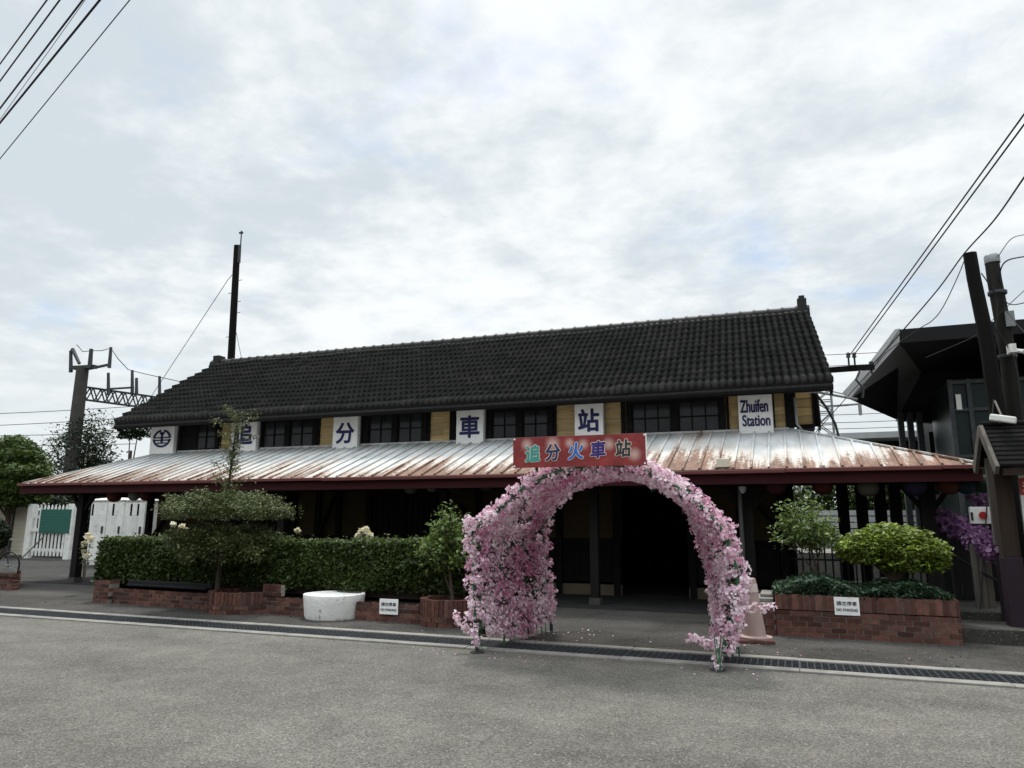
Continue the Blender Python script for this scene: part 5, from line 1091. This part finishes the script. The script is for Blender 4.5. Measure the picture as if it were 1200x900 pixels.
tree('slender_tree', 62, 158, 488, 31, 'loose airy tree around the concrete catenary mast', L_treedark, 15000, .08, 24, .12, low=.3)
tree('evergreen_tree', 132, 184, 489, 24, 'dark evergreen tree tucked behind the left gable corner', L_treedark, 9000, .07, 9, .12, low=.25)
# distant belt of trees beyond the railway, each its own tree
for i in range(14):
    Y = random.uniform(70, 90); X = -95 + i * 13 + random.uniform(-3, 3); ht = random.uniform(4.2, 5.4)
    P = np.concatenate([ell((X + random.uniform(-2.5, 2.5), Y + random.uniform(-1, 1), ht * random.uniform(.4, .72)), (2.4, 2.4, 1.5), 260, .4, .2) for _ in range(6)])
    plant('far_tree', (X, Y, 0), 'low distant tree in the belt beyond the railway', 'tree', [([(X, Y, 0), (X, Y, ht * .6)], .25, .1)], P, .36, L_treedark, .6, .3, 'far trees beyond the railway')
# cream shed, picket gate, cabinets
cs = thing('cream_shed', (-31.5, 23.6, 0), 'cream clapboard shed wall at the far left', 'shed'); m_ = MB(); sx1 = PY(31, 620, 23.0)[0]; z = .1
while z < 2.95: m_.hexa([(sx1 - 6, 22.98, z), (sx1, 22.98, z), (sx1, 23.4, z), (sx1 - 6, 23.4, z), (sx1 - 6, 23.0, z + .19), (sx1, 23.0, z + .19), (sx1, 23.4, z + .19), (sx1 - 6, 23.4, z + .19)]); z += .19
put(m_, 'siding', M_cream, cs); m_ = MB(); m_.box(sx1 - 6.2, sx1 + .1, 22.75, 23.6, 2.97, 3.08); put(m_, 'roof', M_polecon, cs)
m_ = MB(); p, q = PY(13, 605, 22.9)[0], PY(15, 605, 22.9)[0]; m_.box(p, q, 22.92, 22.97, .1, 2.95); put(m_, 'seam_strip', M_steel, cs)
m_ = MB(); m_.beam(PY(0, 593, 22.8), PY(11, 583, 22.8), .08, .1, up=(0, 1, 0)); put(m_, 'eave_brace', M_blackwood, cs)
pg = thing('picket_gate', PG(58, 653), 'white weathered picket gate at the left, carrying a green board', 'gate'); gY = 22.4; x0, x1 = PY(33, 620, gY)[0], PY(86, 620, gY)[0]; zt = PY(58, 592, gY)[2]
for xq in (x0 + .12, x1 - .16): m_ = MB(); m_.box(xq - .16, xq + .16, gY - .1, gY + .1, 0, zt + .05); put(m_, 'gate_post', M_white, pg, bevel=.01)
n_ = 9
for i in range(n_):
    xq = x0 + .45 + (x1 - x0 - .95) * i / (n_ - 1); m_ = MB()
    m_.poly([(xq - .055, gY - .03, .12), (xq + .055, gY - .03, .12), (xq + .055, gY - .03, zt - .1), (xq, gY - .03, zt + .02), (xq - .055, gY - .03, zt - .1)], (0, .025, 0)); put(m_, 'picket', M_white, pg)
m_ = MB(); m_.box(x0 + .2, x1 - .2, gY + .0, gY + .06, .3, .42); m_.box(x0 + .2, x1 - .2, gY + .0, gY + .06, zt - .55, zt - .43); m_.box(x0 + .2, x1 - .2, gY - .06, gY - .032, 1.12, 1.26); put(m_, 'rails', M_white, pg)
m_ = MB(); p, q = PY(49, 597, gY - .1), PY(81, 625, gY - .1); m_.box(p[0], q[0], gY - .12, gY - .08, q[2], p[2]); o = put(m_, 'green_board', M_greenboard); tag(o, 'dark green notice board hung on the white picket gate', 'board')
m_ = MB()
for i in range(7):
    zz = p[2] - .12 - i * (p[2] - q[2] - .2) / 6.5; m_.box(p[0] + .1, p[0] + .1 + (q[0] - p[0] - .2) * random.uniform(.75, 1), gY - .124, gY - .121, zz - .018, zz + .018)
put(m_, 'faint_lines', mat('faded_board_line', (.03, .13, .10), .7, .1), o)
m_ = MB(); xq = PY(42, 640, gY - .3); m_.beam((xq[0] + .3, gY - .25, .9), (xq[0] - .1, gY - .8, .02), .05, .05); put(m_, 'prop', M_greywood, pg)
# dark hedge/greenery behind gate
P = np.concatenate([ell((x0 + i * .9, 24.2, 1.3), (.9, .5, 1.1), 4500, .6) for i in range(6)]); P = np.concatenate([P] + [ell((x0 - 3 + i * 1.1, 25.2, 1.4), (1.1, .5, 1.3), 4500, .6) for i in range(9)]); plant('background_shrub', (x0 + 2, 24.2, 0), 'dark green shrub filling the gap behind the white picket gate', 'shrub', [([(x0 + 2, 24.2, 0), (x0 + 2, 24.2, 1.2)], .08, .04)], P, .075, L_treedark)
def cabinet(pa, pb, Y, label, doors):
    x0, x1 = PY(pa, 620, Y)[0], PY(pb, 620, Y)[0]; zt = PY((pa + pb) / 2, 587, Y)[2]
    t_ = thing('metal_cabinet', ((x0 + x1) / 2, Y, 0), label, 'cabinet', 'white metal cabinets behind the hedge'); m_ = MB(); m_.box(x0, x1, Y, Y + 1.1, .05, zt); m_.hexa([(x0 - .05, Y - .06, zt), (x1 + .05, Y - .06, zt), (x1 + .05, Y + 1.15, zt), (x0 - .05, Y + 1.15, zt), (x0 - .05, Y - .06, zt + .05), (x1 + .05, Y - .06, zt + .05), (x1 - .1, Y + 1.1, zt + .2), (x0 + .1, Y + 1.1, zt + .2)]); put(m_, 'body', M_white, t_, bevel=.015)
    for i in range(doors):
        a = x0 + .06 + (x1 - x0 - .12) * i / doors; b = x0 + .06 + (x1 - x0 - .12) * (i + 1) / doors - .03; m_ = MB(); m_.box(a, b, Y - .035, Y - .003, .2, zt - .08); d_ = put(m_, 'door', M_white, t_, bevel=.008); m_ = MB(); m_.box(b - .16, b - .1, Y - .075, Y - .037, 1.15, 1.4); put(m_, 'handle', M_steel, d_); m_ = MB()
        for k_ in range(7): m_.box(a + .2, b - .3, Y - .045, Y - .036, zt - .5 - k_ * .09, zt - .46 - k_ * .09)
        put(m_, 'louvre', M_white, d_)
cabinet(104, 146, 19.5, 'tall white double-door metal cabinet with louvres behind the awning post', 2)
cabinet(147, 171, 19.2, 'narrower white metal cabinet against the station corner', 1)
# brick planter, topiary ball and bicycle at the left edge
lb = thing('brick_planter', (-17.6, 12.6, 0), 'small brick planter cut off by the left edge, beneath the ball bush', 'planter'); m_ = MB(); brick_run(m_, (-19.6, 12.35), (-16.95, 12.25), 0, 4); brick_run(m_, (-16.98, 12.3), (-19.3, 14.0), 0, 4); put(m_, 'brick_wall', [M_brick, M_mortar], lb); m_ = MB(); m_.poly([(-19.5, 12.42, .02), (-17.2, 12.36, .02), (-19.3, 13.9, .02)], (0, 0, .25)); put(m_, 'soil', M_soil, lb)
m_ = MB(); brick_run(m_, (-19.62, 12.34), (-16.93, 12.24), .3, 1, th=.16); put(m_, 'coping', [M_brick, M_mortar], lb)
c = PY(-6, 627, 13.4); plant('ball_bush', (c[0], 13.4, .25), 'clipped dark ball bush half cut off by the left edge', 'bush', [([(c[0], 13.4, .2), (c[0], 13.4, 1.4)], .04, .03)], np.concatenate([ell((c[0], 13.4, c[2]), (.36, .36, .42), 3500, .75, .05)]), .035, L_dark)
bk = thing('bicycle', PG(12, 690), 'dark bicycle leaning behind the brick planter at the left edge', 'bicycle'); wc = PY(10, 662, 14.2); bR = .36
def wheel(cx, cy, cz, ang):
    m_ = MB(); n = 28; ca, sa = math.cos(ang), math.sin(ang); P = [(cx + bR * math.cos(2 * math.pi * i / n) * ca, cy + bR * math.cos(2 * math.pi * i / n) * sa, cz + bR * math.sin(2 * math.pi * i / n)) for i in range(n + 1)]; m_.tube(P, .022, n=8); w_ = put(m_, 'wheel', M_black, bk, smooth=True); m_ = MB()
    for i in range(16): t = 2 * math.pi * i / 16; m_.tube([(cx, cy, cz), (cx + (bR - .02) * math.cos(t) * ca, cy + (bR - .02) * math.cos(t) * sa, cz + (bR - .02) * math.sin(t))], .003, n=4)
    m_.tube([(cx + .05 * sa, cy - .05 * ca, cz), (cx - .05 * sa, cy + .05 * ca, cz)], .025, n=8); put(m_, 'spokes', M_metal, w_)
wcx, wcy = wc[0], 14.2; ang = .12; wheel(wcx, wcy, bR + .02, ang); wheel(wcx - 1.05, wcy - .12, bR + .02, ang)
m_ = MB(); a_ = np.array([wcx, wcy, bR]); r_ = np.array([wcx - 1.05, wcy - .12, bR]); bbk = (a_ + r_) / 2 + np.array([-.08, 0, -.04]); seat = bbk + np.array([-.22, 0, .55]); head = a_ + np.array([-.2, 0, .52])
for p, q in ((r_, bbk), (r_, seat), (bbk, seat), (bbk, head), (seat + np.array([.03, 0, -.05]), head), (head + np.array([-.02, 0, .1]), a_)): m_.tube([p, q], .018, n=8)
put(m_, 'frame', M_steel, bk, smooth=True); m_ = MB(); h_ = head + np.array([-.03, 0, .16]); m_.tube([head, h_], .015, n=8); m_.tube([h_ + np.array([-.12, -.26, .04]), h_, h_ + np.array([-.12, .26, .04])], .014, n=8); put(m_, 'handlebar', M_metal, bk, smooth=True); m_ = MB(); m_.ball(seat + np.array([0, 0, .08]), .14, .07, .04); put(m_, 'saddle', M_black, bk, smooth=True)

# ------------------------------------------------------------------ overhead cables close to the camera
for i, (p, q, r, lab) in enumerate((((0, 75), (55, 0), .016, 'black overhead cable nearest the top left corner'), ((0, 95), (70, 0), .017, 'second black overhead cable from the top left corner'), ((0, 127), (97, 0), .020, 'thick black overhead cable in the middle of the top left bundle'), ((0, 140), (70, 40), .006, 'thin twisted line between the two thick top left cables'), ((0, 144), (117, 0), .023, 'thickest black overhead cable of the top left bundle'), ((0, 186), (152, 0), .011, 'thin overhead cable lowest of those at top left'))):
    a, b = PY(*p, 11.0), PY(*q, 9.0); d = b - a
    if i == 3: a, b = PY(0, 140, 11), PY(97, 4, 9); d = b - a
    wire('overhead_cable', [a - d * 2.2, a, b, b + d * 2.5], r, lab, 'overhead cables at top left', 'cable')
def spline(pts):
    P = [np.array(p, float) for p in pts]; P = [2 * P[0] - P[1]] + P + [2 * P[-1] - P[-2]]; out = []
    for i in range(1, len(P) - 2):
        for t in np.linspace(0, 1, 7)[:-1]:
            a, b, c, d = P[i - 1:i + 3]; out.append(.5 * (2 * b + (c - a) * t + (2 * a - 5 * b + 4 * c - d) * t * t + (3 * b - a - 3 * c + d) * t ** 3))
    return out + [P[-2], P[-2] + (P[-2] - P[-3]) * 8]
def rw_(pts, r, lab): pts = spline(pts) if len(pts) > 3 else pts; wire('service_cable', pts, r, lab, 'service cables at the right', 'cable')
def seg(p, q, Y0, Y1, ext=1.2):
    a, b = PY(*p, Y0), PY(*q, Y1); return [a, a + (b - a) * .5, b, b + (b - a) * ext]
rw_(seg((996, 416), (1200, 134), 17.5, 9.0), .011, 'upper of the paired service cables dropping to the gable crossarm')
rw_(seg((1000, 417), (1200, 146), 17.5, 9.0), .011, 'lower of the paired service cables dropping to the gable crossarm')
rw_([PY(1022, 428, 17.4), PY(1060, 385, 16.6), PY(1100, 338, 15.6), PY(1130, 297, 14.4), PY(1165, 258, 12.5), PY(1200, 208, 10.5), PY(1240, 150, 9)], .013, 'cable from the crossarm over the black pole top and away')
rw_([PY(1133, 298, 14.4), PY(1122, 325, 14.8), PY(1105, 360, 15.4), PY(1092, 376, 16), PY(1076, 386, 16.4), PY(1040, 412, 17), PY(1024, 430, 17.4)], .009, 'slack cable looping left from the black pole top')
rw_([PY(1170, 300, 14.6), PY(1185, 280, 14.2), PY(1204, 274, 13.5), PY(1240, 262, 12)], .007, 'thin cable rising right from the grey pole cap')
rw_([PY(1172, 330, 14.6), PY(1173, 315, 14.5), PY(1181, 305, 14.2), PY(1204, 300, 13.5), PY(1240, 294, 12)], .012, 'thick curved cable leaving the grey pole below its cap')
rw_([PY(1176, 352, 14.6), PY(1186, 357, 14.3), PY(1204, 354, 13.8), PY(1240, 345, 12.5)], .009, 'sagging cable leaving the grey pole at mid height')
rw_([PY(1150, 320, 14.3), PY(1160, 335, 14.35), PY(1168, 352, 14.45), PY(1167, 400, 14.4), PY(1166, 440, 14.4), PY(1163, 488, 14.2)], .01, 'cable hanging down the front between the two poles')
rw_([PY(1168, 385, 14.4), PY(1180, 405, 14.4), PY(1190, 428, 14.4), PY(1196, 470, 14.4)], .009, 'cable slanting down across the grey pole')
rw_([PY(1176, 360, 14.6), PY(1190, 378, 14.2), PY(1206, 395, 13.6)], .006, 'thin line running down right from the junction box')
rw_([PY(1085, 419, 17), PY(1140, 395, 15.6), PY(1160, 378, 14.6), PY(1190, 350, 14)], .006, 'faint line crossing the dark canopy towards the poles')

S.render.engine = 'CYCLES'
S.cycles.max_bounces = 6; S.cycles.transparent_max_bounces = 4
